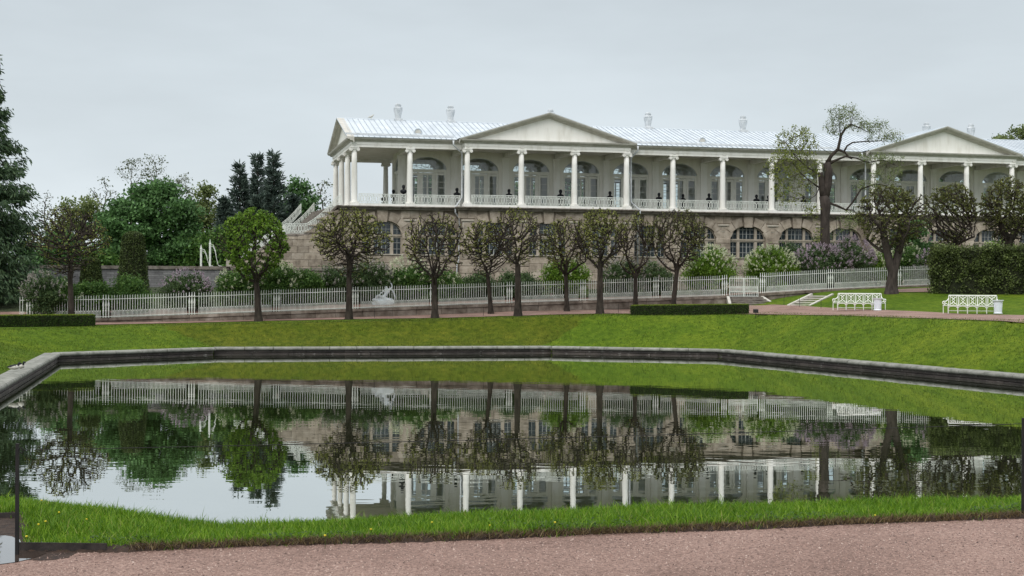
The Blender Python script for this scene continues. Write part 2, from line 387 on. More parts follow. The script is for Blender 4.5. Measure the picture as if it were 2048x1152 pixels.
# window glass: clear with a mirror share
m, nt, b = mat_new('clear_glass')
tp = nt.nodes.new('ShaderNodeBsdfTransparent'); tp.inputs['Color'].default_value = (0.80,0.86,0.86,1)
gl = nt.nodes.new('ShaderNodeBsdfGlossy'); gl.inputs['Roughness'].default_value = 0.02
ms = nt.nodes.new('ShaderNodeMixShader'); ms.inputs[0].default_value = 0.10
nt.links.new(tp.outputs[0], ms.inputs[1]); nt.links.new(gl.outputs[0], ms.inputs[2])
nt.links.new(ms.outputs[0], nt.nodes['Material Output'].inputs['Surface'])
M['glass'] = m
m, nt, b = mat_new('dark_glass')
b.inputs['Base Color'].default_value = (0.030,0.042,0.050,1); b.inputs['Roughness'].default_value = 0.12; b.inputs['IOR'].default_value = 1.55
M['dglass'] = m
M['feather_dark'] = surf('dark_feathers', (0.008,0.010,0.012), (0.02,0.022,0.026), 20, 0.6)
M['feather_pale'] = surf('pale_feathers', (0.40,0.38,0.33), (0.62,0.60,0.55), 20, 0.7)
M['yellow'] = surf('yellow_petal', (0.60,0.45,0.02), (0.75,0.62,0.04), 20, 0.6)
M['straw'] = leafmat('dead_grass', (0.05,0.034,0.016), (0.12,0.085,0.040), (0.22,0.16,0.08), 0.2)

m, nt, b = mat_new('garden_bed')
c = ramp(nt, noise(nt, 1.5, 6, 0.7), [(0.35,(0.022,0.030,0.010)), (0.55,(0.040,0.058,0.016)), (0.75,(0.085,0.070,0.045))])
nt.links.new(c, b.inputs['Base Color']); b.inputs['Roughness'].default_value = 0.95; bump(nt, b, noise(nt, 6, 5, 0.7), 0.9, 0.15)
M['garden'] = m

M['bank_blade'] = leafmat('bank_blade', (0.050,0.098,0.010), (0.098,0.158,0.014), (0.185,0.225,0.030), 0.3)
M['bank_blade_dry'] = leafmat('bank_blade_dry', (0.045,0.068,0.008), (0.085,0.108,0.012), (0.150,0.150,0.030), 0.3)  # blades of the middle bank, its shade put into the colour
M['leaf_young'] = leafmat('young_leaf', (0.13,0.16,0.03), (0.22,0.26,0.05), (0.32,0.36,0.10), 0.4)
# ================================================================== TERRAIN
PB, PC, PD, PE = (-25.2,77.8), (-18.2,85.4), (2.6,89.4), (12.7,86.2)
PA = (-25.2+0.237*57.8, 20.0); PF = (12.7+0.393*66.2, 20.0)
REC = 0.3                                     # the far wall stands back a little between its two corners
EDGES = [(PA,PB,5.0), (PB,PC,5.0), (PC,PD,3.6), (PD,PE,5.0), (PE,PF,4.2)]
def edge_dist(x, y):
    """mitred distance outside the pond, over the width of each bank; and the plain distance"""
    ts = []; ds = []
    for i, (p, q, run) in enumerate(EDGES):
        dx, dy = q[0]-p[0], q[1]-p[1]; L = math.hypot(dx, dy)
        d = -((x-p[0])*dy - (y-p[1])*dx)/L      # positive on the left of p->q = outside
        if i == 2: d = d - REC
        ts.append((d-0.7)/run); ds.append(d)
    return np.max(ts, axis=0), np.max(ds, axis=0)

ctrl = []
def cp(px, py, D): p = at(px, py, D); ctrl.append((p.x, p.y, p.z))
for a in [(200,651,90),(517,643,93.5),(698,639,94.3),(870,637,94.8),(1035,633,95.5),(1200,628,96.3),(208,645,93),(500,640,95.3),
          (800,632,97.5),(1040,622,99.4),(1250,620,101),(1350,617,101.5),(1480,612,101.5),(1540,612,100.5),(1600,614,98),(1510,630,90),(1700,632,83),(1870,638,75.5),
          (2048,645,68),(1720,621.5,91),(1944,629,83.5),(1830,624.5,87),(1950,590,97),(2040,592,95),(1860,588,99),(1783,583,99.5),(1640,590,101.5),(1720,588,100.5),(1720,604,97),(1870,604,93),(2000,606,90),
          (1560,605,101.5),(190,653,88),(0,656,85),(40,648,91)]: cp(*a)
ctrl += [(-45,80,1.6),(-45,100,1.8),(-60,60,1.6),(-32,60,1.6),(-26,45,1.8),(-22,28,2.3),(35,45,2.6),(40,60,2.9),(45,80,3.6),(45,100,4.6),(38,28,2.55),(60,40,2.8),(-60,20,2.3),(60,10,2.5),(30,108,4.4)]
CTRL = np.array(ctrl)
def tps_fit(P):
    n = len(P); r = np.linalg.norm(P[:,None,:2]-P[None,:,:2], axis=2)
    K = np.where(r > 0, r*r*np.log(r+1e-12), 0) + np.eye(n)*8.0
    A = np.zeros((n+3,n+3)); A[:n,:n] = K; A[:n,n] = 1; A[:n,n+1:] = P[:,:2]; A[n:,:n] = A[:n,n:].T
    return np.linalg.solve(A, np.concatenate([P[:,2],[0,0,0]]))
TW = tps_fit(CTRL)
def plateau(x, y):
    x = np.clip(np.asarray(x, float), -60, 60); y = np.clip(np.asarray(y, float), 10, 112)
    r2 = (x[...,None]-CTRL[:,0])**2 + (y[...,None]-CTRL[:,1])**2
    return (0.5*r2*np.log(r2+1e-12))@TW[:-3] + TW[-3] + TW[-2]*x + TW[-1]*y
PATH_Z = 2.57
FRONT = np.array([(-40,9.7),(-3.42,9.7),(-3.38,9.66),(-2.96,8.5),(-2.4,8.47),(0,8.98),(3.6,9.87),(8,11.0),(14,12.4),(40,18.0)])   # edge of the near lawn
BROW = np.array([(-40,13),(-4.1,11.3),(-3.14,10.67),(-2.53,10.2),(-2.12,10.0),(-1.19,10.3),(0,10.69),(1.47,10.98),(4.2,11.47),(8,12.4),(40,20)])
def front_y(x): return np.interp(x, FRONT[:,0], FRONT[:,1])
def near_z(x, y):
    e_ = y - front_y(x)
    b_ = np.maximum(np.interp(x, BROW[:,0], BROW[:,1]) - front_y(x), 0.5)
    z = np.where(e_ < b_, 2.585 - 0.15*np.maximum(e_,0)/b_, 2.435 - 0.21*(e_-b_))
    z = np.maximum(z, 0.2)
    return np.where(e_ < 0, PATH_Z - 0.03, z)
def smooth(a, b, t):
    t = np.clip((t-a)/(b-a), 0, 1); return t*t*(3-2*t)
def terrain(x, y):
    x = np.asarray(x, float); y = np.asarray(y, float)
    t, d = edge_dist(x, y)
    top = plateau(x, y)
    tt = np.clip(t, 0, 1); tt = tt*(1.04-0.04*tt)
    z = 0.42 + (top-0.42)*np.clip(tt,0,1)
    arg = np.argmax(np.stack([((-((x-p[0])*(q[1]-p[1]) - (y-p[1])*(q[0]-p[0]))/math.hypot(q[0]-p[0], q[1]-p[1])) - (REC if i_ == 2 else 0) - 0.7)/run for i_, (p, q, run) in enumerate(EDGES)]), axis=0)
    z = np.where(arg == 2, z - 0.26*4*tt*np.clip(1-tt,0,1), z)      # the middle bank is cut back below its neighbours
    z = np.where(d < 0.36, -0.9, z)
    nz = near_z(x, y)
    w = 1 - smooth(15, 24, np.abs(x-2))
    nearz = nz*w + (1-w)*np.where(d < 0.36, np.minimum(nz, 2.5), np.minimum(top, 2.6))
    z = np.where(y < 20.4, nearz, z)
    z = np.where(y > fence_y(x)+0.25, np.minimum(z, 1.2), z)
    return z
def tz(x, y): return float(terrain(np.array([x]), np.array([y]))[0])

xs = np.unique(np.concatenate([np.linspace(-700,-60,14), np.arange(-60,-28,1.5), np.arange(-28,36,0.42), np.arange(36,62,1.5), np.linspace(62,700,14)]))
ys = np.unique(np.concatenate([np.linspace(-60,0,6), np.arange(0,8,1.0), np.arange(8,21,0.3), np.arange(21,70,0.9), np.arange(70,100,0.42), np.arange(100,114,0.7), np.linspace(115,900,12)]))
GXg, GYg = np.meshgrid(xs, ys)
Zg = terrain(GXg, GYg)
Vt = np.stack([GXg.ravel(), GYg.ravel(), Zg.ravel()], 1)
nx, ny = len(xs), len(ys)
ii = np.arange(nx*ny).reshape(ny, nx)
Ft = np.stack([ii[:-1,:-1].ravel(), ii[:-1,1:].ravel(), ii[1:,1:].ravel(), ii[1:,:-1].ravel()], 1)
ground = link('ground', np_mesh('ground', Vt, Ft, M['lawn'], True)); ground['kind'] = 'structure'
tE = []
for i_, (p, q, run) in enumerate(EDGES):
    dx, dy = q[0]-p[0], q[1]-p[1]; tE.append((-((GXg-p[0])*dy-(GYg-p[1])*dx)/math.hypot(dx,dy)-0.7-(REC if i_ == 2 else 0))/run)
tE = np.array(tE); bank_shade = ((tE.argmax(0) == 2) & (tE.max(0) < 1.25) & (tE.max(0) > -0.3)).astype(float)*0.6   # the middle bank's duller light, painted in as a browner tone
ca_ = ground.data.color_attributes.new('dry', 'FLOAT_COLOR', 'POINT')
ca_.data.foreach_set('color', np.repeat(bank_shade.ravel()[:,None], 4, 1).astype(np.float32).ravel())
ground['label'] = 'mown green grass banks sloping down to the pond'

# garden level behind the fence, and the land beyond it to the horizon
us = np.unique(np.concatenate([np.linspace(-500,-50,8), np.arange(-50,60,2.0), np.linspace(60,500,8)]))
ns = np.concatenate([[0.22], np.arange(1,22,1.5), [24,30,45,80,160,400,900]])
V2 = []
for n_ in ns:
    for s_ in us:
        X = s_*CT - n_*ST; Y = 99.3 + s_*ST + n_*CT
        zf = fence_z(s_*CT) - 0.03
        V2.append((X, Y, zf + (max(ZB, zf) - zf)*min(1, n_/16.0)))
k = len(us); jj = np.arange(len(V2)).reshape(len(ns), k)
F2 = np.stack([jj[:-1,:-1].ravel(), jj[:-1,1:].ravel(), jj[1:,1:].ravel(), jj[1:,:-1].ravel()], 1)
garden = link('garden_ground', np_mesh('garden_ground', V2, F2, M['garden'], True)); garden['kind'] = 'structure'
def garden_z(X, Y):
    s_ = X*CT + (Y-99.3)*ST; n_ = -X*ST + (Y-99.3)*CT
    zf = fence_z(s_*CT) - 0.03
    return zf + (max(ZB, zf) - zf)*min(1, max(0, n_)/16.0)

def strip(name, left, right, lift, mat, n=90, m=8, zfun=None, wob=0.0):
    """a path laid on the terrain between two edge lines"""
    def res(P, n):
        P = np.array(P, float); s = np.concatenate([[0], np.cumsum(np.linalg.norm(np.diff(P[:,:2],axis=0),axis=1))])
        t = np.linspace(0, s[-1], n); return np.stack([np.interp(t, s, P[:,0]), np.interp(t, s, P[:,1])], 1)
    A, B = res(left, n), res(right, n)
    if wob: A = A + rng.normal(0, wob, A.shape); B = B + rng.normal(0, wob, B.shape)
    t = np.linspace(0, 1, m)[None,:,None]
    P = A[:,None,:]*(1-t) + B[:,None,:]*t
    x, y = P[...,0].ravel(), P[...,1].ravel()
    z = (terrain(x, y) if zfun is None else np.array([zfun(a, b_) for a, b_ in zip(x, y)])) + lift
    q = np.arange(n*m).reshape(n, m)
    F = np.stack([q[:-1,:-1].ravel(), q[1:,:-1].ravel(), q[1:,1:].ravel(), q[:-1,1:].ravel()], 1)
    o = link(name, np_mesh(name, np.stack([x,y,z],1), F, mat, True)); o['kind'] = 'structure'; return o
def P2(px, py, D): p = at(px, py, D); return (p.x, p.y)
front_edge = [(-46,80), P2(195,651,90.3), P2(517,643,93.6), P2(870,637,94.9), P2(1200,629,96.4), P2(1380,628,95.5), P2(1500,629,91.8), P2(1700,632.5,83.2), P2(1870,638,75.5), P2(2048,645,68.2), (31,50), (37,30)]
back_edge = [(-46,fence_y(-46)-0.1), (fence_x(195),fence_y(fence_x(195))-0.15), (fence_x(517),fence_y(fence_x(517))-0.15), (fence_x(870),fence_y(fence_x(870))-0.15),
             (fence_x(1200),fence_y(fence_x(1200))-0.15), (fence_x(1400),fence_y(fence_x(1400))-0.2), P2(1545,612,100.6), P2(1615,613.5,97.6), P2(1700,618.5,92.8), P2(1860,625.8,86.3), P2(2048,634.5,79), (36,52), (43,32)]
strip('far_gravel_path', front_edge, back_edge, 0.035, M['gravel'], 160, 9, wob=0.05)
strip('upper_gravel_path', [P2(1795,588.5,99.5), (36,100)], [P2(1795,584,102.5), (36,fence_y(36)-0.6)], 0.04, M['gravel'], 20, 5)
strip('garden_path', [(-34, fence_y(-34)+0.5), (34, fence_y(34)+0.5)], [(-34.6, fence_y(-34.6)+3.2), (33.4, fence_y(33.4)+3.2)], 0.02, M['gravel'], 70, 4, zfun=garden_z)

# ---------------------------------------------------------------- water and the pond wall
def off(p, q, d):
    dx, dy = q[0]-p[0], q[1]-p[1]; L = math.hypot(dx, dy); return (-dy/L*d, dx/L*d)
nC = off(PC, PD, REC)
PC2 = (PC[0]+nC[0], PC[1]+nC[1]); PD2 = (PD[0]+nC[0], PD[1]+nC[1])
outline = [PA, PB, PC, PC2, PD2, PD, PE, PF]
cx_, cy_ = np.mean([p[0] for p in outline]), np.mean([p[1] for p in outline])
mb = MB(); pts = [(p[0]+(p[0]-cx_)*0.006, p[1]+(p[1]-cy_)*0.006 + (-1.2 if p[1] < 21 else 0), 0.0) for p in outline]
mb.add(pts, [tuple(range(len(pts)))])
water = mb.obj('pond_water', M['water']); water['kind'] = 'structure'

pond_wall = tag(empty('pond_wall', (PB[0], PB[1], 0)), 'low dark stone wall with pale rounded coping around the pond', 'wall')
# unit pieces (x along, -y into the pond); bullnose coping and rough wall block
prof = [(-0.13,0.0),(-0.165,0.05),(-0.165,0.11),(-0.125,0.165),(-0.06,0.185),(0.30,0.19),(0.30,0.0)]
mb = MB(); n = len(prof)
mb.add([(0.010,y,z) for y,z in prof]+[(0.990,y,z) for y,z in prof], [tuple(range(n-1,-1,-1)), tuple(range(n,2*n))]+[(i,(i+1)%n,(i+1)%n+n,i+n) for i in range(n)])
cop_mesh = mb.mesh('coping_stone', M['coping'])
mb = MB(); mb.cbox(0.008,0.992,0.33,0.72,0.0,0.180,0.0); slab_mesh = mb.mesh('coping_slab', M['coping'])
mb = MB(); mb.cbox(0.004,0.996,0.0,0.45,0.0,1.0,0.006); blk_mesh = mb.mesh('wall_block', M['wall_dark'])
for si, (p, q) in enumerate(zip(outline[:-1], outline[1:])):
    dx, dy = q[0]-p[0], q[1]-p[1]; L = math.hypot(dx, dy); a = math.atan2(dy, dx)
    if L < 1.0:
        cuts = [0.0, L]
    else:
        nn = max(1, round(L/1.75)); cuts = [0.0]
        for i in range(1, nn): cuts.append(L*i/nn + random.uniform(-0.14,0.14))
        cuts.append(L)
    # the wall runs with the pond on its right: piece +y must point outside (left)
    for i in range(len(cuts)-1):
        s0, s1 = cuts[i], cuts[i+1]
        X, Y = p[0]+dx*s0/L - pond_wall.location.x, p[1]+dy*s0/L - pond_wall.location.y
        jz = random.uniform(-0.006, 0.006)
        link('coping_stone', cop_mesh, pond_wall, (X,Y,0.275+jz), (0,0,a), (s1-s0,1,1))
        if L > 1: link('coping_slab', slab_mesh, pond_wall, (X,Y,0.275+jz*0.5), (0,0,a), (s1-s0,1,1))
    for z0, z1, o_ in ((-0.7,0.085,0.0),(0.115,0.262,0.5)):
        nn = max(1, round(L/2.3)); cc = [0.0]+[min(L-0.3,max(0.3,L*(i+o_*0.8)/nn + random.uniform(-0.2,0.2))) for i in range(1 if not o_ else 0, nn)]+[L]
        cc = sorted(cc)
        for i in range(len(cc)-1):
            if cc[i+1]-cc[i] < 0.05: continue
            X, Y = p[0]+dx*cc[i]/L - pond_wall.location.x, p[1]+dy*cc[i]/L - pond_wall.location.y
            jy = random.uniform(0,0.02)
            link('wall_block', blk_mesh, pond_wall, (X-math.sin(a)*jy, Y+math.cos(a)*jy, z0), (0,0,a), (cc[i+1]-cc[i],1,z1-z0))

# ================================================================== FOREGROUND: path, grass strip, rope posts
mb = MB()
xl = np.linspace(-14, 14, 90)
V = []; 
for x in xl:
    fy = float(front_y(x))
    for t in np.linspace(0, 1, 12): V.append((x, 1.0 + (fy+0.02-1.0)*t, PATH_Z))
q = np.arange(len(V)).reshape(90, 12)
F = np.stack([q[:-1,:-1].ravel(), q[1:,:-1].ravel(), q[1:,1:].ravel(), q[:-1,1:].ravel()], 1)
near_path = link('near_gravel_path', np_mesh('near_gravel_path', V, F, M['gravel'])); near_path['kind'] = 'structure'

def in_puddle(x, y):
    # ragged pool at the left, by the corner of the lawn
    e_ = ((x+3.6)/0.72)**2 + ((y-8.35)/1.30)**2
    return e_ + 0.25*np.sin(x*7+y*3) + 0.18*np.sin(y*9-x*4)
# chips of granite strewn on the path
N = 70000
x = rng.uniform(-4.2, 4.8, N); y = rng.uniform(7.0, 10.6, N)
ok = (y < front_y(x)-0.01) & (np.abs(x) < y*0.375+0.1) & (in_puddle(x,y) > 1.06)
x, y = x[ok], y[ok]; N = len(x)
r = rng.uniform(0.0035, 0.0085, N)*np.where(rng.random(N) < 0.04, 1.7, 1)
base = np.array([(1,0,0),(-0.5,0.87,0),(-0.5,-0.87,0),(0.1,0.1,0.75)])
ang = rng.uniform(0, 2*PI, N); ca, sa = np.cos(ang), np.sin(ang)
jit = rng.uniform(0.6, 1.3, (N,4,3))
B = base[None]*jit
Vc = np.stack([x[:,None]+r[:,None]*(B[...,0]*ca[:,None]-B[...,1]*sa[:,None]), y[:,None]+r[:,None]*(B[...,0]*sa[:,None]+B[...,1]*ca[:,None]),
               PATH_Z-0.001+r[:,None]*B[...,2]], 2).reshape(-1,3)
i4 = np.arange(N)[:,None]*4
Fc = np.concatenate([i4+np.array([[0,1,3]]), i4+np.array([[1,2,3]]), i4+np.array([[2,0,3]])], 0)
tag(link('gravel_chips', np_mesh('gravel_chips', Vc, Fc, M['chip'])), 'loose pink granite chips on the near path', 'gravel', kind='stuff')

# puddle
mb = MB(); ring = []
for k_ in range(64):
    a = 2*PI*k_/64; lo, hi = 0.05, 3.0
    for _ in range(30):
        mdl = (lo+hi)/2
        if in_puddle(-3.6+0.72*mdl*math.cos(a), 8.35+1.30*mdl*math.sin(a)) < 1: lo = mdl
        else: hi = mdl
    X, Y = -3.6+0.72*lo*math.cos(a), 8.35+1.30*lo*math.sin(a)
    Y = min(Y, 8.86+0.06*math.sin(X*9)+0.04*math.sin(X*23))
    ring.append((X, Y, PATH_Z+0.004))
mb.add(ring, [tuple(range(64))])
pud = mb.obj('puddle', M['puddle']); pud['kind'] = 'structure'
mud = MB(); edge_ = [(x_, float(front_y(x_))-0.015, PATH_Z+0.002) for x_ in np.linspace(-4.6,-2.6,30)] + [(x_, 8.30+0.10*math.sin(x_*7)+0.05*math.sin(x_*17)-0.12*(x_+3.6), PATH_Z+0.002) for x_ in np.linspace(-2.6,-4.6,30)]
mud.add(edge_, [tuple(range(len(edge_)))])
mud.obj('wet_mud', M['soil'])['kind'] = 'structure'

# crumbling soil lip under the grass edge
V = []; xl = np.linspace(-5.2, 5.6, 420)
for x in xl:
    fy = float(front_y(x))
    j = random.uniform(-0.02, 0.03) + 0.03*math.sin(x*3.1)
    for dy, z in ((-0.07+j, PATH_Z-0.01), (-0.03+j*0.7, PATH_Z+0.012+random.uniform(0,0.012)), (0.03, PATH_Z+0.028+random.uniform(-0.012,0.010)), (0.2, PATH_Z-0.02)):
        V.append((x, fy+dy, z))
q = np.arange(len(V)).reshape(-1, 4)
F = np.stack([q[:-1,:-1].ravel(), q[1:,:-1].ravel(), q[1:,1:].ravel(), q[:-1,1:].ravel()], 1)
lip = link('soil_edge', np_mesh('soil_edge', V, F, M['soil'])); lip['kind'] = 'structure'

def blades(name, x, y, z, h, w, mat, lean=0.5):
    """curved three-face blades of grass"""
    N = len(x); a = rng.uniform(0, 2*PI, N); ln = rng.uniform(0.1, lean, N)*h; b = rng.uniform(0, 2*PI, N)
    dx, dy = np.cos(a)*w, np.sin(a)*w; lx, ly = np.cos(b)*ln, np.sin(b)*ln
    V = np.empty((N,5,3))
    V[:,0] = np.stack([x-dx, y-dy, z], 1); V[:,1] = np.stack([x+dx, y+dy, z], 1)
    V[:,2] = np.stack([x+dx*0.8+lx*0.35, y+dy*0.8+ly*0.35, z+h*0.6], 1); V[:,3] = np.stack([x-dx*0.8+lx*0.35, y-dy*0.8+ly*0.35, z+h*0.6], 1)
    V[:,4] = np.stack([x+lx, y+ly, z+h], 1)
    i5 = np.arange(N)[:,None]*5
    F = np.concatenate([i5+np.array([[0,1,2]]), i5+np.array([[0,2,3]]), i5+np.array([[3,2,4]])], 0)
    return np_mesh(name, V.reshape(-1,3), F, mat)
N = 300000
x = rng.uniform(-5.2, 5.6, N); y = rng.uniform(8.4, 13.6, N)
e_ = y - front_y(x)
ok = (e_ > -0.03+0.05*np.sin(x*5.1)*np.sin(x*13.7+1)+rng.normal(0,0.02,len(x))) & (e_ < 2.9) & (np.abs(x) < y*0.375+0.25)
x, y, e_ = x[ok], y[ok], e_[ok]
pn = 0.5+0.5*np.sin(x*2.3+1.7*np.sin(y*1.9))*np.sin(y*2.7+x*0.8)
hgt = rng.gamma(6.0, 0.0078, len(x)).clip(0.018,0.10)*(0.65+0.6*pn)
tall = rng.random(len(x)) < 0.004; hgt[tall] *= 1.8
tag(link('near_grass', blades('near_grass', x, y, near_z(x,y)-0.005, hgt, rng.uniform(0.0022,0.0045,len(x)), M['blade'], 0.9)),
    'fresh green grass growing along the near bank', 'grass', kind='stuff')
# dead straw and roots hanging over the lip
N = 12000
x = rng.uniform(-2.3, 5.4, N); y = front_y(x)+rng.normal(-0.0, 0.04, N)
tag(link('dead_grass', blades('dead_grass', x, y, np.full(N, PATH_Z+0.01), rng.uniform(0.015,0.05,N), rng.uniform(0.0015,0.003,N), M['straw'], 2.6)),
    'brown dead grass along the crumbling lawn edge', 'grass', kind='stuff')

# broad-leaved weeds low in the grass
N = 5200
x = rng.uniform(-2.6, 5.4, N); e_ = np.abs(rng.normal(0.0, 0.28, N)); y = front_y(x)+0.02+e_
kw = (np.sin(x*1.7+0.6)+np.sin(x*3.9)+np.sin(y*6)) > 0.1
x, y = x[kw], y[kw]; N = len(x)
zz = near_z(x, y)+rng.uniform(0.005,0.05,N); r_ = rng.uniform(0.010,0.026,N); a = rng.uniform(0,2*PI,N); tl = rng.uniform(0.2,0.9,N)
ca, sa = np.cos(a), np.sin(a)
V = np.stack([np.stack([x,y,zz],1), np.stack([x+r_*(ca*0.5-sa*0.45),y+r_*(sa*0.5+ca*0.45),zz+r_*tl*0.5],1), np.stack([x+r_*ca*1.2,y+r_*sa*1.2,zz+r_*tl*0.8],1), np.stack([x+r_*(ca*0.5+sa*0.45),y+r_*(sa*0.5-ca*0.45),zz+r_*tl*0.5],1)],1).reshape(-1,3)
tag(link('weed_leaves', np_mesh('weed_leaves', V, np.arange(N*4).reshape(N,4), M['leaf_hedge'])), 'broad dark green weed leaves low in the near grass', 'weeds', kind='stuff')

# coarse grass on the far banks
N = 230000
x = rng.uniform(-34, 34, N); y = rng.uniform(50, 99, N)
t_, d_ = edge_dist(x, y)
ok = (d_ > 0.75) & (t_ < 1.5) & (np.abs(x) < y*0.375+0.5) & (y < fence_y(x)-3.2)
x, y = x[ok], y[ok]; N = len(x); z = terrain(x, y)
pt = 0.5+0.5*np.sin(x*0.9+1.3*np.sin(y*0.8))*np.sin(y*1.1+x*0.35)
h = rng.uniform(0.03,0.10,N)*(0.6+0.7*pt); w = rng.uniform(0.012,0.03,N); a = rng.uniform(0,PI,N); lx, ly = rng.normal(0,0.03,N), rng.normal(0,0.03,N)
V = np.stack([np.stack([x-w*np.cos(a),y-w*np.sin(a),z-0.01],1), np.stack([x+w*np.cos(a),y+w*np.sin(a),z-0.01],1), np.stack([x+lx,y+ly,z+h],1)],1).reshape(-1,3)
te_ = []
for i_, (p, q, run) in enumerate(EDGES):
    dx, dy = q[0]-p[0], q[1]-p[1]; te_.append((-((x-p[0])*dy-(y-p[1])*dx)/math.hypot(dx,dy)-0.7-(REC if i_ == 2 else 0))/run)
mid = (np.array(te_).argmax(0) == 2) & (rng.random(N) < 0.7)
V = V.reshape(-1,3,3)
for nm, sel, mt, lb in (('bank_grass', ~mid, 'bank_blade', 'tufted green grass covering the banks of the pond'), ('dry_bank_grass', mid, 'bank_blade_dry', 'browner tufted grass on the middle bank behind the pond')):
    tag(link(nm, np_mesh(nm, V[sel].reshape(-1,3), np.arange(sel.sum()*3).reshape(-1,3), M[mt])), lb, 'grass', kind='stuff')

# dandelions
dpos = [(83,1000),(118,1024),(91,1042),(173,1038),(77,1048),(53,1072),(650,1070),(864,1044),(1110,1044),(742,1058),(1750,1030),(980,1050)]
dl = ['dandelion nearest the left edge of the water', 'yellow dandelion second from the top among those by the left post', 'small yellow dandelion between the post and the lawn middle at left', 'single yellow dandelion right of the other flowers by the left post',
      'low yellow dandelion just below the pair at left', 'yellow dandelion close beside the black left post', 'yellow dandelion at the lawn edge left of centre', 'yellow dandelion deep in the grass below the second tree reflection', 'yellow dandelion right of the centre in the near grass',
      'yellow dandelion in the grass between two others left of centre', 'yellow dandelion at the right of the near grass', 'yellow dandelion close to the middle of the near grass']
for (px, py), lb in zip(dpos, dl):
    D = 9.6
    for _ in range(20):
        p = at(px, py, D); zt = float(near_z(np.array([p.x]), np.array([p.y]))[0]) + 0.075
        D *= (EYE-zt)/(EYE-p.z)
    p = at(px, py, D); r_ = empty('dandelion', (p.x, p.y, p.z-0.075)); tag(r_, lb, 'flower', 'dandelions in the near grass')
    MB().tube([(0,0,-0.01),(0.004,0,0.07)], 0.0018, 5).obj('stem', M['leaf_hedge'], r_)
    MB().lathe([(0.002,0.066),(0.006,0.070),(0.008,0.074),(0.006,0.077),(0.002,0.078)], 10).obj('flower_head', M['yellow'], r_)

# rope posts with a black cord
def rope_post(px, base_y, top_y, lb):
    D = (EYE-PATH_Z)*FPX/(base_y-576-ROLL*(px-1024)); b0 = at(px, base_y, D); h = at(px, top_y, D).z - b0.z
    r_ = empty('rope_post', (b0.x, b0.y, PATH_Z)); tag(r_, lb, 'post', 'posts of the rope barrier')
    MB().box(-0.0095,0.0095,-0.0095,0.0095,-0.12,h).obj('shaft', M['black'], r_)
    ringp = [(0.024+0.013*math.cos(t), -0.004, h-0.04+0.016*math.sin(t)) for t in np.linspace(0, 2*PI, 13)]
    MB().tube(ringp, 0.0028, 5).obj('eye_ring', M['black'], r_)
    return Vector((b0.x, b0.y, PATH_Z+h-0.04))
a = rope_post(34, 1110, 887, 'thin black iron post at the left by the puddle')
b_ = rope_post(2046, 1033, 836, 'thin black iron post at the right edge of the picture')
cp_ = []
for t in np.linspace(0, 1, 25):
    p = a.lerp(b_, t); p.z -= 0.012*4*t*(1-t); cp_.append(p)
tag(MB().tube(cp_, 0.0022, 5).obj('rope', M['black']), 'thin dark cord strung between the two black posts', 'rope')
# steel lawn edging
def edging(p, q, h, lb):
    p, q = Vector((*p,0)), Vector((*q,0)); d = q-p; a_ = math.atan2(d.y, d.x)
    o = MB().box(0, d.length, -0.004, 0.004, -0.06, h).obj('lawn_edging', M['rust']); o.location = (p.x, p.y, PATH_Z); o.rotation_euler = (0,0,a_)
    tag(o, lb, 'edging')
edging((-2.985,8.44), (-2.43,8.42), 0.052, 'short rusty steel edging strip at the foot of the left post')
edging((-4.4,9.63), (-3.40,9.64), 0.035, 'dark steel edging strip along the flooded corner at far left')
# ================================================================== THE GALLERY
NB = 14                                       # bays along the front
FLOOR, CAPZ = 10.86, 15.66                    # terrace and top of the capitals
ENT, RIDGE = 16.42, 18.80
PJ = 0.258*BAY                                # how far the two porticoes step forward
gal = tag(empty('gallery_building', (GX, GY, ZB), TH), 'long white colonnaded gallery on an arched stone basement with white metal roof', 'building')
def G(name, mesh, u=0, v=0, z=0, parent=None, rot=None, scale=None, mat=None):
    """a part of the gallery placed in its own frame (z above the pond)"""
    if parent is None: return link(name, mesh, gal, (u, v, z-ZB), rot, scale, mat)
    return link(name, mesh, parent, (u, v, z), rot, scale, mat)
def pj(i): return -PJ if (2 <= i <= 5 or 10 <= i <= 13) else 0.0     # column line i
def bay_pj(i): return -PJ if (2 <= i <= 4 or 10 <= i <= 12) else 0.0  # bay i, between lines i and i+1

# ---- columns
H = CAPZ - FLOOR
shaft = [(0.27,0.40)] + [(0.262-0.05*(t**1.6), 0.42+(H-0.42-0.36)*t) for t in (0,0.2,0.4,0.6,0.8,1.0)]
mb = MB(); mb.lathe(shaft, 16); m_shaft = mb.mesh('column_shaft', M['white'], True)
mb = MB(); mb.box(-0.37,0.37,-0.37,0.37,0.0,0.24); mb.lathe([(0.34,0.24),(0.365,0.28),(0.34,0.32),(0.30,0.34),(0.30,0.36),(0.325,0.385),(0.29,0.41)], 16); m_cbase = mb.mesh('column_base', M['white'])
mb = MB(); z0 = H-0.37
mb.lathe([(0.215,z0),(0.235,z0+0.02),(0.235,z0+0.05),(0.22,z0+0.06),(0.25,z0+0.14),(0.30,z0+0.19)], 16)
mb.box(-0.33,0.33,-0.26,0.26,z0+0.19,z0+0.30); mb.box(-0.37,0.37,-0.32,0.32,z0+0.30,z0+0.365)
for sx in (-1,1):
    cyl = [(0.135*math.cos(a), 0.135*math.sin(a)) for a in np.linspace(0, 2*PI, 13)[:-1]]
    mb.prism([(sx*0.29+x, z0+0.165+z) for x, z in cyl], -0.29, 0.29)
    cyl = [(0.05*math.cos(a), 0.05*math.sin(a)) for a in np.linspace(0, 2*PI, 9)[:-1]]
    mb.prism([(sx*0.29+x, z0+0.165+z) for x, z in cyl], -0.31, -0.28)
m_cap = mb.mesh('capital', M['white'])
mb = MB(); rp = [(0.13*math.cos(t), 0, 0.13*math.sin(t)) for t in np.linspace(0, 2*PI, 15)]
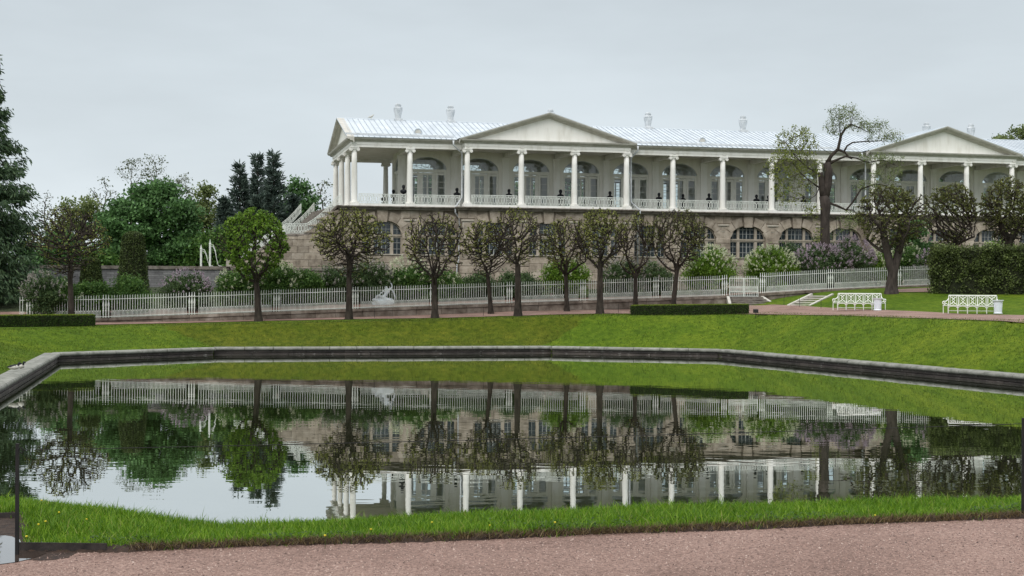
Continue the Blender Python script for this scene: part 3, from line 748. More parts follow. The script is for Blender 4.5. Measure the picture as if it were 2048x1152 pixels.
mb.tube(rp, 0.022, 5); m_ros = mb.mesh('rosette', M['white'])
def column(u, v, ros=True):
    c = G('column', m_shaft, u, v, FLOOR)
    link('base', m_cbase, c); link('capital', m_cap, c)
    return c
for i in range(NB+1):
    column(i*BAY, pj(i))
    G('rosette', m_ros, i*BAY, pj(i)-0.30, 15.92)
    column(i*BAY, 3*BAY)
for k in (1,2): column(0, k*BAY)

# ---- entablature: a moulded band (section in y-z) run along lines
sect = [(0.26,0.0),(-0.26,0.0),(-0.26,0.20),(-0.29,0.21),(-0.29,0.42),(-0.36,0.47),(-0.38,0.54),(-0.52,0.58),(-0.60,0.66),(-0.64,0.76),(0.26,0.76)]
def band(name, p0, p1, sec, zz, mat, e0=0.0, e1=0.0):
    """section swept from p0 to p1 (gallery frame); -y of the section is the outer side, on the right of p0->p1"""
    p0, p1 = Vector(p0), Vector(p1); d = (p1-p0).normalized(); nrm = Vector((-d.y, d.x))
    n_ = len(sec); V = []
    for P, ee in ((p0, -e0), (p1, e1)):
        for y, z in sec:
            ext = ee*max(0, -y)                # mitre at corners
            q = P + d*ext + nrm*y; V.append((q.x, q.y, z))
    mb = MB(); mb.add(V, [tuple(range(n_-1,-1,-1)), tuple(range(n_,2*n_))]+[(i_,(i_+1)%n_,(i_+1)%n_+n_,i_+n_) for i_ in range(n_)])
    return G(name, mb.mesh(name, mat), 0, 0, zz)
arch = [s_ for s_ in sect if s_[1] <= 0.42] + [(0.26,0.42)]
corn = [(0.26,0.422),(-0.292,0.422),(-0.36,0.47),(-0.38,0.54),(-0.52,0.58),(-0.60,0.66),(-0.64,0.76),(0.26,0.76)]
UE = NB*BAY+3
segs = [((0,0),(2*BAY-0.28,0),1,0), ((2*BAY,-PJ),(5*BAY,-PJ),1,1), ((5*BAY+0.28,0),(10*BAY-0.28,0),0,0), ((10*BAY,-PJ),(13*BAY,-PJ),1,1), ((13*BAY+0.28,0),(UE,0),0,0)]
for p0, p1, a0, a1 in segs:
    band('architrave', p0, p1, arch, CAPZ, M['white'], a0, a1)
    band('cornice', p0, p1, corn, CAPZ, M['trim'], a0, a1)
for i in (2, 10):
    band('architrave', (i*BAY,0.3), (i*BAY,-PJ), arch, CAPZ-0.004, M['white'], 0, 1); band('cornice', (i*BAY,0.3), (i*BAY,-PJ), corn, CAPZ-0.004, M['trim'], 0, 1)
for i in (5, 13):
    band('architrave', (i*BAY,-PJ), (i*BAY,0.3), arch, CAPZ-0.004, M['white'], 1, 0); band('cornice', (i*BAY,-PJ), (i*BAY,0.3), corn, CAPZ-0.004, M['trim'], 1, 0)
band('architrave', (0,3*BAY), (0,0), arch, CAPZ, M['white'], 1, 1); band('cornice', (0,3*BAY), (0,0), corn, CAPZ, M['trim'], 1, 1)
band('architrave', (UE,3*BAY), (0,3*BAY), arch, CAPZ, M['white'], 0, 1); band('cornice', (UE,3*BAY), (0,3*BAY), corn, CAPZ, M['trim'], 0, 1)
# ceiling and beams of the colonnade
G('ceiling', MB().box(-0.2, UE, -0.2, 3*BAY+0.2, 0, 0.12).mesh('ceiling', M['cream']), 0, 0, CAPZ+0.30)
for i in (2, 10):
    G('portico_ceiling', MB().box(0.0, 3*BAY, 0, PJ-0.21, 0, 0.1).mesh('portico_ceiling', M['cream']), i*BAY, -PJ, CAPZ+0.31)
m_beam = MB().box(-0.2,0.2,0.26,BAY-0.1,0,0.40).mesh('beam', M['white'])
m_beam_l = MB().box(-0.2,0.2,0.26,BAY-0.1+PJ,0,0.40).mesh('long_beam', M['white'])
for i in range(1, NB+1): G('beam', m_beam_l if pj(i) else m_beam, i*BAY, pj(i), CAPZ-0.12)

# ---- upper hall: walls with great arched windows, glazed on both sides
VW = BAY                                      # hall wall
AW, AZ, AR = 1.68, FLOOR+3.46, 1.14          # half width, spring and rise of the arch
def ell(n_, w=AW, r=AR, a0=0.0, a1=PI): return [(w*math.cos(a), r*math.sin(a)) for a in np.linspace(a0, a1, n_)]
arcp = ell(17)
mb = MB(); zt = CAPZ+0.3-FLOOR; zs = AZ-FLOOR; h2 = BAY/2
V = []; F = []
outer = [(h2,0),(h2,zs)] + [(h2-(i_/16.0)*BAY, zt) for i_ in range(17)] + [(-h2,zs),(-h2,0)]
inner = [(AW,0),(AW,zs)] + [(x, zs+z) for x, z in arcp] + [(-AW,zs),(-AW,0)]
for y in (0.0, 0.34):
    for (x,z) in outer: V.append((x,y,z))
    for (x,z) in inner: V.append((x,y,z))
no = len(outer)
for s_ in (0, 2*no):
    for i_ in range(no-1): F.append((s_+i_, s_+i_+1, s_+no+i_+1, s_+no+i_))
for i_ in range(no-1): F.append((no+i_, no+i_+1, 3*no+i_+1, 3*no+i_))
mb.add(V, F); m_hall = mb.mesh('hall_wall', M['cream'])
def hall_window_meshes():
    fr = MB()
    fr.box(-AW,AW,0.06,0.26,zs-0.20,zs+0.0); fr.box(-AW,AW,0.02,0.10,zs-0.06,zs+0.06); fr.box(-AW,AW,0.10,0.22,zs-0.42,zs-0.24)
    for x in (-AW+0.09, AW-0.09, -0.80, 0.80): fr.box(x-0.09,x+0.09,0.05,0.24,0.0,zs-0.2)
    for x in (-0.55, 0.55): fr.box(x-0.16,x+0.16,0.10,0.22,0,zs-0.42)
    fr.box(-AW,AW,0.10,0.22,0,0.55)
    leaf = MB()
    leaf.box(-0.045,0.045,0.11,0.20,0.05,zs-0.42)
    for z in (1.10,1.95,2.45): leaf.box(-0.40,0.40,0.13,0.17,z-0.022,z+0.022)
    side = MB()
    for z in (1.10,1.95,2.45): side.box(-0.36,0.36,0.13,0.17,z-0.02,z+0.02)
    fan = MB()
    for a in np.linspace(0, PI, 8)[1:-1]:
        ca, sa = math.cos(a), math.sin(a); p = Vector((0.35*ca,0.16,zs+0.35*AR/AW*sa)); q = Vector((AW*ca,0.16,zs+AR*sa)); fan.tube([p,q],0.02,4)
    for s_ in (0.35/AW, 0.68): fan.tube([(AW*s_*math.cos(a),0.16,zs+AR*s_*math.sin(a)) for a in np.linspace(0,PI,15)],0.02,4)
    fan.tube([(x*0.98,0.14,zs+z*0.98) for x,z in arcp],0.05,4)
    return fr.mesh('window_frame', M['joinery']), leaf.mesh('door_bars', M['joinery']), side.mesh('sidelight_bars', M['joinery']), fan.mesh('fanlight_bars', M['pipe'])
m_fr, m_leaf, m_side, m_fan = hall_window_meshes()
mb = MB(); mb.add([(x*0.99,0.16,zs+z*0.99) for x,z in arcp], [tuple(range(17))]); m_pfan = mb.mesh('fanlight_pane', M['glass'])
def pane(w, z0, z1, mat): mb = MB(); mb.add([(-w/2,0.155,z0),(w/2,0.155,z0),(w/2,0.155,z1),(-w/2,0.155,z1)], [(0,1,2,3)]); return mb.mesh('pane', mat)
m_pd, m_ps = pane(0.36, 0.5, zs-0.42, M['glass']), pane(0.62, 0.5, zs-0.42, M['glass'])
m_pil = MB().box(-0.30,0.30,-0.10,0.0,0,CAPZ-0.12-FLOOR).box(-0.34,0.34,-0.13,0.0,CAPZ-0.40-FLOOR,CAPZ-0.12-FLOOR).mesh('pilaster', M['white'])
for i in range(1, NB+1):
    for v, flip in ((VW, 0.0), (2*BAY, PI)):
        uc = (i+0.5)*BAY
        G('hall_wall', m_hall, uc, v, FLOOR, rot=(0,0,flip))
        w = G('hall_window', m_fr, uc, v, FLOOR, rot=(0,0,flip))
        link('door_bars', m_leaf, w)
        for x in (-1.20, 1.20): link('sidelight_bars', m_side, w, (x,0,0)); link('pane', m_ps, w, (x,0,0))
        for x in (-0.21, 0.21): link('pane', m_pd, w, (x,0,0))
        link('fanlight_bars', m_fan, w); link('fanlight_pane', m_pfan, w)
    G('pilaster', m_pil, i*BAY, VW, FLOOR)
# end wall of the hall with an arched door, and its corner pilasters
mb = MB(); V = []; F = []
for y in (0.0, 0.34):
    for (x,z) in outer: V.append((x,y,z))
    for (x,z) in inner: V.append((x,y,z))
mb.add(V, [f for f in (lambda: [(s_+i_, s_+i_+1, s_+no+i_+1, s_+no+i_) for s_ in (0,2*no) for i_ in range(no-1)] + [(no+i_, no+i_+1, 3*no+i_+1, 3*no+i_) for i_ in range(no-1)])()])
G('end_wall', mb.mesh('end_wall', M['cream']), BAY+0.003, 1.5*BAY, FLOOR, rot=(0,0,-PI/2))
w = G('end_window', m_fr, BAY, 1.5*BAY, FLOOR, rot=(0,0,-PI/2))
link('fanlight_bars', m_fan, w); link('fanlight_pane', m_pfan, w); link('door_bars', m_leaf, w)
for x in (-1.20, 1.20): link('sidelight_bars', m_side, w, (x,0,0)); link('pane', m_ps, w, (x,0,0))
for x in (-0.21, 0.21): link('pane', m_pd, w, (x,0,0))
for v in (BAY+0.3, 2*BAY-0.3): G('pilaster', m_pil, BAY, v, FLOOR, rot=(0,0,-PI/2))

# ---- terrace floor and its stone cornice
G('terrace_floor', MB().box(-1.3, UE, 0.0, 3*BAY+0.6, -0.25, 0.0).mesh('terrace_floor', M['step_stone']), 0, 0, FLOOR-0.012)
for i in (2, 10): G('terrace_floor', MB().box(0.0, 3*BAY, -PJ, -0.003, -0.25, 0.0).mesh('portico_floor', M['step_stone']), i*BAY, 0, FLOOR-0.014)
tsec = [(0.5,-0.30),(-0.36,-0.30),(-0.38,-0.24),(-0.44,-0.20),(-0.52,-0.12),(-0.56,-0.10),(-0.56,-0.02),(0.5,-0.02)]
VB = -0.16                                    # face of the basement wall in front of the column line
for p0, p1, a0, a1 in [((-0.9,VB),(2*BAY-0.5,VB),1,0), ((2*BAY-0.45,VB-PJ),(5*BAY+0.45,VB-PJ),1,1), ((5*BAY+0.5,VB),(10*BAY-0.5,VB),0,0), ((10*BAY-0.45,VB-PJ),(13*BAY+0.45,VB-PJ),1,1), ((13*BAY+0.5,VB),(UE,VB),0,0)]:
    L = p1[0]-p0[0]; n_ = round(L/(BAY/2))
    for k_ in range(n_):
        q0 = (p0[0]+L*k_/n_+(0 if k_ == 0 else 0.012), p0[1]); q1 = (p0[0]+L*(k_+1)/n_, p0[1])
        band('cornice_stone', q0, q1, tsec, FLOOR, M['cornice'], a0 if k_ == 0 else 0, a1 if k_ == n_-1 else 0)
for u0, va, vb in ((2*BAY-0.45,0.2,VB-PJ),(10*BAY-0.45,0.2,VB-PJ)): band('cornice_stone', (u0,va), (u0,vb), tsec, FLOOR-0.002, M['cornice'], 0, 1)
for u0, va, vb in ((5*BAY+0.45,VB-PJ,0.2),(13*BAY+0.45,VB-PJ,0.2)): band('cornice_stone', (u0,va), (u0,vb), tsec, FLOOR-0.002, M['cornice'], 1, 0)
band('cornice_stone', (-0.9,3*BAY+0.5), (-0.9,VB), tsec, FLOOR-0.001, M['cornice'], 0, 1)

# ---- iron balustrade: panels of scrolls and rings
def balus_mesh(pts, h=0.78, name='balustrade', lift=0.2, mat=None, post=True):
    mb = MB(); pts = [Vector(p) for p in pts]
    s = [0.0]
    for a, b__ in zip(pts[:-1], pts[1:]): s.append(s[-1]+(b__-a).length)
    def P(t, z):
        k_ = max(0, min(len(s)-2, int(np.searchsorted(s, t))-1)); f_ = (t-s[k_])/max(1e-6, s[k_+1]-s[k_]); q = pts[k_].lerp(pts[k_+1], f_); return Vector((q.x,q.y,q.z+z))
    for z, r in ((lift+h,0.04),(lift+h-0.10,0.018),(lift+0.10,0.018),(lift,0.035)): mb.tube([Vector((p.x,p.y,p.z+z)) for p in pts], r, 4)
    n_ = max(1, round(s[-1]/0.46)); st = s[-1]/n_
    for k_ in range(n_):
        c = (k_+0.5)*st
        mid = lift+h*0.5
        mb.tube([P(c+st*0.30*math.cos(t), mid+h*0.33*math.sin(t)) for t in np.linspace(0,2*PI,11)], 0.030, 4, False)
        mb.tube([P(c-st*0.47, lift+0.1), P(c-st*0.20, mid), P(c-st*0.47, lift+h-0.1)], 0.026, 4, False)
        mb.tube([P(c+st*0.47, lift+0.1), P(c+st*0.20, mid), P(c+st*0.47, lift+h-0.1)], 0.026, 4, False)
        mb.tube([P(c, lift), P(c, lift+h)], 0.022, 4, False)
    if post:
        for t in (0.0, s[-1]): mb.tube([P(t, -0.02), P(t, lift+h+0.02)], 0.035, 4)
    return mb.mesh(name, mat or M['iron_white'])
m_bal = balus_mesh([(0.38,0,0),(BAY-0.38,0,0)])
m_plinth = MB().box(0.375,BAY-0.375,-0.10,0.12,0.0,0.17).mesh('balustrade_plinth', M['white'])
for i in range(NB):
    v = bay_pj(i)
    G('balustrade', m_bal, i*BAY, v-0.06, FLOOR); G('balustrade_plinth', m_plinth, i*BAY, v, FLOOR)
    G('balustrade', m_bal, i*BAY, 3*BAY+0.06, FLOOR)
m_bal_s = balus_mesh([(0,-PJ+0.37,0),(0,-0.37,0)])
for i in (2,5,10,13): G('balustrade', m_bal_s, i*BAY, 0, FLOOR)

# ---- roof
VE = -0.70; UL = -0.72                        # eaves and gable overhang
RV = 1.5*BAY; EZ = ENT+0.03
sl = (RIDGE-EZ)/(RV-VE)
def roof_z(v): return EZ + (v-VE)*sl if v <= RV else EZ + (2*RV-v-VE)*sl
PW = 0.46; npan = int((UE-UL)/PW)
Ls = math.hypot(RV-VE, RIDGE-EZ)
mb = MB(); mb.box(0.0,PW-0.002,0,Ls,-0.03,0.0); m_pan = mb.mesh('roof_panel', M['roof']); m_seam = MB().box(-0.016,0.016,0.0,Ls,-0.02,0.05).mesh('roof_seam', M['seam'])
ang = math.atan(sl)
roof = G('roof', MB().add([(UL+0.02,VE+0.1,EZ-0.05),(UE,VE+0.1,EZ-0.05),(UE,RV,RIDGE-0.06),(UL+0.02,RV,RIDGE-0.06),(UE,2*RV-VE,EZ),(UL+0.02,2*RV-VE,EZ)], [(0,1,2,3),(3,2,4,5)]).mesh('roof_deck', M['roof']))
roof.location = (0,0,-ZB)
for k_ in range(npan): link('roof_panel', m_pan, roof, (UL+k_*PW, VE, EZ), (ang,0,0)); link('roof_seam', m_seam, roof, (UL+k_*PW, VE, EZ), (ang,0,0))
link('ridge_cap', MB().tube([(UL-0.02,RV,RIDGE+0.0),(UE,RV,RIDGE+0.0)], 0.06, 6).mesh('ridge_cap', M['roof']), roof)
# upstand gutter near the eaves
gv = VE+0.75
for a0, a1 in ((UL, 2*BAY-0.9), (5*BAY+0.9, 10*BAY-0.9), (13*BAY+0.9, UE)):
    mb = MB(); zz = roof_z(gv)
    mb.add([(a0,gv-0.05,zz),(a1,gv-0.05,zz),(a1,gv-0.03,zz+0.16),(a0,gv-0.03,zz+0.16),(a0,gv+0.06,zz+0.03),(a1,gv+0.06,zz+0.03)], [(0,1,2,3),(3,2,5,4)])
    link('roof_gutter', mb.mesh('roof_gutter', M['pipe']), roof)
# gable at the left end
def pediment(name, halfw, zbase, zapex, place, rot, depth=0.0):
    """tympanum and raking cornice, facing -y, centred on x = 0"""
    mb = MB(); mb.add([(-halfw,0.30,zbase),(halfw,0.30,zbase),(0,0.30,zapex-0.25)], [(0,1,2)])
    t = G('tympanum', mb.mesh('tympanum', M['white']), *place, rot=rot)
    for sx in (-1,1):
        a = Vector((sx*(halfw+0.06),0,zbase-0.05)); b__ = Vector((0,0,zapex))
        d = (b__-a).normalized(); up = Vector((0,0,1))
        sec = [(0.32,-0.40),(0.24,-0.40),(0.20,-0.30),(0.02,-0.27),(-0.06,-0.18),(-0.22,-0.15),(-0.30,-0.02),(-0.30,0.03),(0.32,0.03)]
        V = []
        for P in (a, b__):
            for y, z in sec: V.append((P.x, y, P.z+z))
        n_ = len(sec); mb = MB(); mb.add(V, [tuple(range(n_)), tuple(range(2*n_-1,n_-1,-1))]+[(i_,i_+n_,(i_+1)%n_+n_,(i_+1)%n_) for i_ in range(n_)])
        link('raking_cornice', mb.mesh('raking_cornice', M['trim']), t)
    return t
pediment('end_pediment', RV-VE, EZ+0.02, RIDGE+0.02, (UL+0.30, RV, 0+0), (0,0,-PI/2)).location = (UL+0.30, RV, -ZB)
for i in (2, 10):
    uc = (i+1.5)*BAY; hw = 1.5*BAY+0.66
    p = pediment('pediment', hw, EZ+0.02, RIDGE-0.02, (uc,-PJ-0.36,0), None); p.location = (uc, -PJ-0.36, -ZB)
    # gable roof running back into the main roof
    mb = MB(); y0 = -PJ-0.66; zr = RIDGE+0.05; ze = EZ+0.02
    for sx in (-1,1):
        mb.add([(0,y0,zr),(sx*(hw+0.12),y0,ze),(sx*(hw+0.12),VE+0.25,ze),(0,RV,zr),(0,y0,zr-0.04),(sx*(hw+0.12),y0,ze-0.04)], [(0,1,2,3),(0,4,5,1)])
        for k_ in range(1,16):
            f_ = k_/16.0; yy = y0+0.1+(RV-y0)*f_
            x1 = min(1.0, 1-(yy-VE-0.25)/(RV-VE-0.25)) if yy > VE+0.25 else 1.0
            mb.tube([(0,yy,zr+0.015),(sx*(hw+0.12)*x1, yy, zr+(ze-zr)*x1+0.015)], 0.02, 4)
    link('portico_roof', mb.mesh('portico_roof', M['roof']), roof, (uc,0,0))
# urn-shaped flues on the ridge
urn = [(0.0,0.0),(0.30,0.0),(0.30,0.02),(0.25,0.06),(0.25,0.11),(0.31,0.42),(0.385,0.72),(0.40,0.80),(0.36,0.83),(0.40,0.88),(0.40,0.99),(0.35,1.03),(0.26,1.05),(0.24,1.12),(0.30,1.15),(0.30,1.19),(0.22,1.22),(0.25,1.26),(0.22,1.33),(0.0,1.36)]
mb = MB(); mb.box(-0.40,0.40,-0.40,0.40,-0.45,0.12); mb.box(-0.36,0.36,-0.36,0.36,0.12,0.20); mb.lathe([(r,z+0.20) for r,z in urn], 16); m_urn = mb.mesh('chimney', M['pipe'], False)
for px in (796, 901, 1101, 1296, 1486, 1853, 1942):
    u, z = bpos(px, 240, RV+0.1); link('chimney', m_urn, roof, (u, RV+0.1, RIDGE-0.08))
# half-round roof vents
mb = MB(); ol = [(0.36*math.cos(a),0.42*math.sin(a)) for a in np.linspace(0,PI,11)]; il = [(0.25*math.cos(a),0.30*math.sin(a)+0.03) for a in np.linspace(0,PI,11)]
mb.prism(ol, 0.0, 1.2); m_dor = mb.mesh('roof_vent', M['pipe'])
mb = MB(); mb.prism(il, -0.006, 0.003); m_dpane = mb.mesh('vent_opening', M['trim'])
mb = MB(); mb.tube([(x,-0.02,z) for x,z in ol], 0.035, 5); m_drim = mb.mesh('vent_rim', M['roof'])
for px, py in ((836,268),(1405,285),(1568,293)):
    v_ = VE+2.1; u, z = bpos(px, py, v_)
    o = link('roof_vent', m_dor, roof, (u, v_, roof_z(v_)-0.02)); link('vent_opening', m_dpane, o); link('vent_rim', m_drim, o)
# downpipes
def pipe(pts, r=0.075):
    P = []
    for px, py, v in pts: u, z = bpos(px, py, v); P.append((u, v, z))
    mb = MB(); mb.tube(P, r, 8); o = G('downpipe', mb.mesh('downpipe', M['pipe'], True)); o.location = (0,0,-ZB)
pipe([(907,281,-0.85),(907,290,-0.85),(924,306,-0.30),(924,395,-0.30),(911,414,-0.85),(911,425,-0.85),(919,436,-0.45),(918,520,-0.45),(914,530,-0.45),(914,580,-0.45)])
pipe([(1276,292,-0.85),(1276,301,-0.85),(1262,316,-0.30),(1262,404,-0.30),(1280,421,-0.85),(1280,431,-0.85),(1275,440,-0.45),(1275,560,-0.45)])
pipe([(1724,306,-0.85),(1724,314,-0.85),(1731,326,-0.30),(1731,412,-0.30),(1727,428,-0.85),(1727,437,-0.85),(1733,446,-0.45),(1733,560,-0.45)])

# ---- basement: backing wall with arched windows, and its stones proud of it
BW, BSILL, BSPR, BR = 1.68, 6.90, 8.56, 1.15
CB = FLOOR-0.30                               # underside of the terrace cornice
arcb = ell(17, BW, BR)
outer = [(h2,BSILL),(h2,BSPR)] + [(h2-(i_/16.0)*BAY, CB) for i_ in range(17)] + [(-h2,BSPR),(-h2,BSILL)]
inner = [(BW,BSILL),(BW,BSPR)] + [(x, BSPR+z) for x, z in arcb] + [(-BW,BSPR),(-BW,BSILL)]
V = [(x,0,z) for x,z in outer]+[(x,0,z) for x,z in inner]+[(x,0.45,z) for x,z in inner]
F = [(i_,i_+1,no+i_+1,no+i_) for i_ in range(no-1)] + [(no+i_,no+i_+1,2*no+i_+1,2*no+i_) for i_ in range(no-1)]
mb = MB(); mb.add(V, F); mb.add([(-h2,0,ZB-2.2),(h2,0,ZB-2.2),(h2,0,BSILL),(-h2,0,BSILL),(-BW,0.45,BSILL),(BW,0.45,BSILL)], [(0,1,2,3),(3,2,5,4)])
m_bw = mb.mesh('basement_wall', M['stone_back'])
def wedge(a0, a1, r_out):
    """voussoir between two angles of the arch; outer edge clipped at the cornice"""
    g = 0.012; P = []
    aa = np.linspace(a0+g, a1-g, 4)
    inn = [(BW*math.cos(a), BSPR+BR*math.sin(a)) for a in aa]
    out = []
    for a in (a1-g, a0+g):
        nx_, nz_ = math.cos(a)/BW, math.sin(a)/BR; l_ = math.hypot(nx_, nz_)
        x, z = BW*math.cos(a)+nx_/l_*r_out, BSPR+BR*math.sin(a)+nz_/l_*r_out
        x = max(-h2+0.01, min(h2-0.01, x)); z = min(CB-0.02, z); out.append((x, z))
    return inn + out
vous = [(0.02,0.42,0.62),(0.42,0.80,0.72),(0.80,1.28,0.78),(1.86,2.34,0.78),(2.34,2.72,0.72),(2.72,PI-0.02,0.62)]
m_vous = []
for a0, a1, ro in vous:
    mb = MB(); mb.prism(wedge(a0, a1, ro), -0.09, 0.02); m_vous.append(mb.mesh('voussoir', M['stone']))
mb = MB(); kx = BW*math.cos(1.29); kz = BSPR+BR*math.sin(1.29)
mb.prism([(-0.36,BSPR+BR-0.16),(0.36,BSPR+BR-0.16),(0.46,CB-0.01),(-0.46,CB-0.01)], -0.17, 0.02); m_key = mb.mesh('keystone', M['stone'])
pw2 = (BAY-2*BW)/2
courses = [ZB-2.2, 4.15, 4.75, 5.35, 5.95, 6.50, 7.05, 7.62, 8.14, 8.62]
m_pier = [MB().cbox(-pw2-0.03,pw2+0.03,-0.12,0.02,z0+0.014,z1-0.014,0.035).mesh('pier_stone', M['stone']) for z0, z1 in zip(courses[:-1], courses[1:])]
m_tab = MB().cbox(-0.42,0.42,-0.05,0.02,9.12,9.62,0.02).mesh('tablet', M['sillstone'])
m_tab2 = MB().cbox(-0.30,0.30,-0.07,0.02,9.2,9.55,0.02).mesh('tablet', M['stone'])
m_tcap = MB().cbox(-0.52,0.52,-0.16,0.02,9.64,9.80,0.03).mesh('tablet_cap', M['sillstone'])
m_top = [MB().cbox(x0,x1,-0.05,0.02,9.90,CB-0.012,0.02).mesh('frieze_stone', M['stone']) for x0, x1 in ((-0.78,-0.01),(0.01,0.78))]
m_imp = MB().prism([(-pw2-0.30,9.10),(-pw2-0.06,8.65),(pw2+0.06,8.65),(pw2+0.30,9.10)], -0.07, 0.02).mesh('impost_stone', M['stone'])
m_low = [MB().cbox(x0,x1,-0.07,0.02,z0+0.01,z1-0.01,0.02).mesh('wall_stone', M['stone']) for z0, z1 in ((4.75,5.5),(5.5,6.2),(6.2,6.82)) for x0, x1 in ((-BW+0.04,-0.01 if z0 != 5.5 else -0.6),(0.01 if z0 != 5.5 else -0.58,BW-0.04))]
m_sill = MB().box(-BW-0.06,BW+0.06,-0.16,0.4,6.84,6.93).mesh('window_sill', M['sillstone'])
# window joinery
mb = MB()
mb.box(-BW,BW,0.20,0.36,BSPR-0.26,BSPR-0.04); mb.box(-BW,BW,0.14,0.30,BSPR-0.15,BSPR-0.02)
for x in (-0.82,0.82): mb.box(x-0.13,x+0.13,0.20,0.36,6.93,BSPR-0.26); mb.box(x-0.11,x+0.11,0.20,0.36,BSPR-0.04,BSPR+BR*math.sqrt(1-((abs(x)+0.1)/BW)**2))
for x in (-BW+0.06, BW-0.06): mb.box(x-0.06,x+0.06,0.20,0.36,6.93,BSPR-0.26)
mb.tube([(x*0.97,0.26,BSPR+z*0.96) for x,z in arcb], 0.06, 4)
m_wf = mb.mesh('window_frame', M['timber'])
mb = MB()
for x in (-0.34,0.0,0.34):
    w_ = 0.035 if x == 0 else 0.018; mb.box(x-w_,x+w_,0.30,0.35,6.93,BSPR-0.26); mb.box(x-w_,x+w_,0.30,0.35,BSPR,BSPR+BR*0.94)
for x in (-0.69,0.69,): mb.box(x-0.03,x+0.03,0.30,0.35,6.93,BSPR-0.26)
for x in (-1.27,1.27): mb.box(x-0.018,x+0.018,0.30,0.35,6.93,BSPR-0.26); mb.box(x-0.018,x+0.018,0.30,0.35,BSPR,BSPR+BR*0.55)
for z in (7.35,7.86): mb.box(-BW+0.1,BW-0.1,0.31,0.345,z-0.018,z+0.018)
for z in (8.26,): mb.box(-BW+0.1,BW-0.1,0.30,0.35,z-0.03,z+0.03)
for z in (8.98,9.36): xx = BW*math.sqrt(1-((z-BSPR)/BR)**2); mb.box(-xx+0.08,xx-0.08,0.31,0.345,z-0.018,z+0.018)
m_wm = mb.mesh('window_bars', M['muntin'])
def gp(poly): mb = MB(); mb.add([(x,0.37,z) for x,z in poly], [tuple(range(len(poly)))]); return mb.mesh('pane', M['dglass'])
m_wp = [gp([(-BW,6.9),(-0.82,6.9),(-0.82,BSPR-0.1),(-BW,BSPR-0.1)]), gp([(-0.82,6.9),(0.82,6.9),(0.82,BSPR-0.1),(-0.82,BSPR-0.1)]), gp([(0.82,6.9),(BW,6.9),(BW,BSPR-0.1),(0.82,BSPR-0.1)]),
        gp([(x,BSPR+z) for x,z in arcb])]
for i in range(NB+1):
    v = VB+bay_pj(i); uc = (i+0.5)*BAY
    o = G('basement_wall', m_bw, uc, v, 0); o.location.z = -ZB
    def S(name, m_, du=0.0): q_ = G(name, m_, uc+du, v+random.uniform(-0.012,0.012), 0); q_.location.z = -ZB; return q_
    for m_ in m_vous: S('voussoir', m_)
    S('keystone', m_key)
    for m_ in m_low: S('wall_stone', m_)
    w = S('basement_window', m_wf); link('window_bars', m_wm, w); link('window_sill', m_sill, w)
    for m_ in m_wp: link('pane', m_, w)
for i in range(NB+2):
    v = VB+(min(bay_pj(i), bay_pj(i-1)))
    for m_ in m_pier+[m_imp, m_tab, m_tab2, m_tcap]+m_top:
        q_ = G(m_.name.split('.')[0], m_, i*BAY, v+random.uniform(-0.012,0.012), 0); q_.location.z = -ZB
        if m_ is m_tab: q_.name = 'tablet'
# returns beside the porticoes and the end of the basement
mb = MB()
for u0 in (2*BAY-0.42,10*BAY-0.42): mb.add([(u0,VB-PJ,ZB-2.2),(u0,0.4,ZB-2.2),(u0,0.4,CB),(u0,VB-PJ,CB)], [(0,1,2,3)]); mb.box(u0,u0+0.44,VB-PJ-0.02,VB-PJ+0.3,ZB-2.2,CB-0.01)
for u0 in (5*BAY+0.42,13*BAY+0.42): mb.add([(u0,VB-PJ,ZB-2.2),(u0,0.4,ZB-2.2),(u0,0.4,CB),(u0,VB-PJ,CB)], [(0,1,2,3)]); mb.box(u0-0.44,u0,VB-PJ-0.02,VB-PJ+0.3,ZB-2.2,CB-0.01)
mb.box(-0.9,0.03,VB,3*BAY,ZB-2.2,CB-0.01)
mb.box(UE-0.3,UE,VB+0.1,3*BAY,ZB-2.2,CB-0.01)
mb.box(-0.9,UE,3*BAY-0.2,3*BAY,ZB-2.2,CB-0.01)
q_ = G('basement_return', mb.mesh('basement_return', M['stone_back'])); q_.location = (0,0,-ZB)

# ================================================================== THE GREAT STAIR at the left end (a thing of its own)
stair = tag(empty('garden_staircase', (*gpos(-4.6, 0.2), ZB), TH), 'weathered stone staircase with white iron railings descending from the gallery', 'staircase')
su = -4.6
def T(name, mesh, u=0, v=0, z=0): return link(name, mesh, stair, (u-su, v-0.2, z-ZB))
LAND, LOW = 8.40, 5.84
def prof_z(u):
    if u > -1.35: return FLOOR-0.02
    if u > -3.9: return LAND + (FLOOR-LAND)*(u+3.9)/2.55
    if u > -5.6: return LAND
    if u > -9.8: return LOW + (LAND-LOW)*(u+9.8)/4.2
    return LOW
# core
pr = [(-0.95,ZB-2.4),(-0.95,FLOOR-0.36),(-1.35,FLOOR-0.36),(-3.9,LAND-0.2),(-5.6,LAND-0.2),(-9.8,LOW-0.2),(-9.8,ZB-2.4)]
T('stair_core', MB().prism([(u-0, z) for u, z in pr], 0.1, 11.6).mesh('stair_core', M['stone_back']), 0, 0.0, 0).location = (-su, -0.2, -ZB)
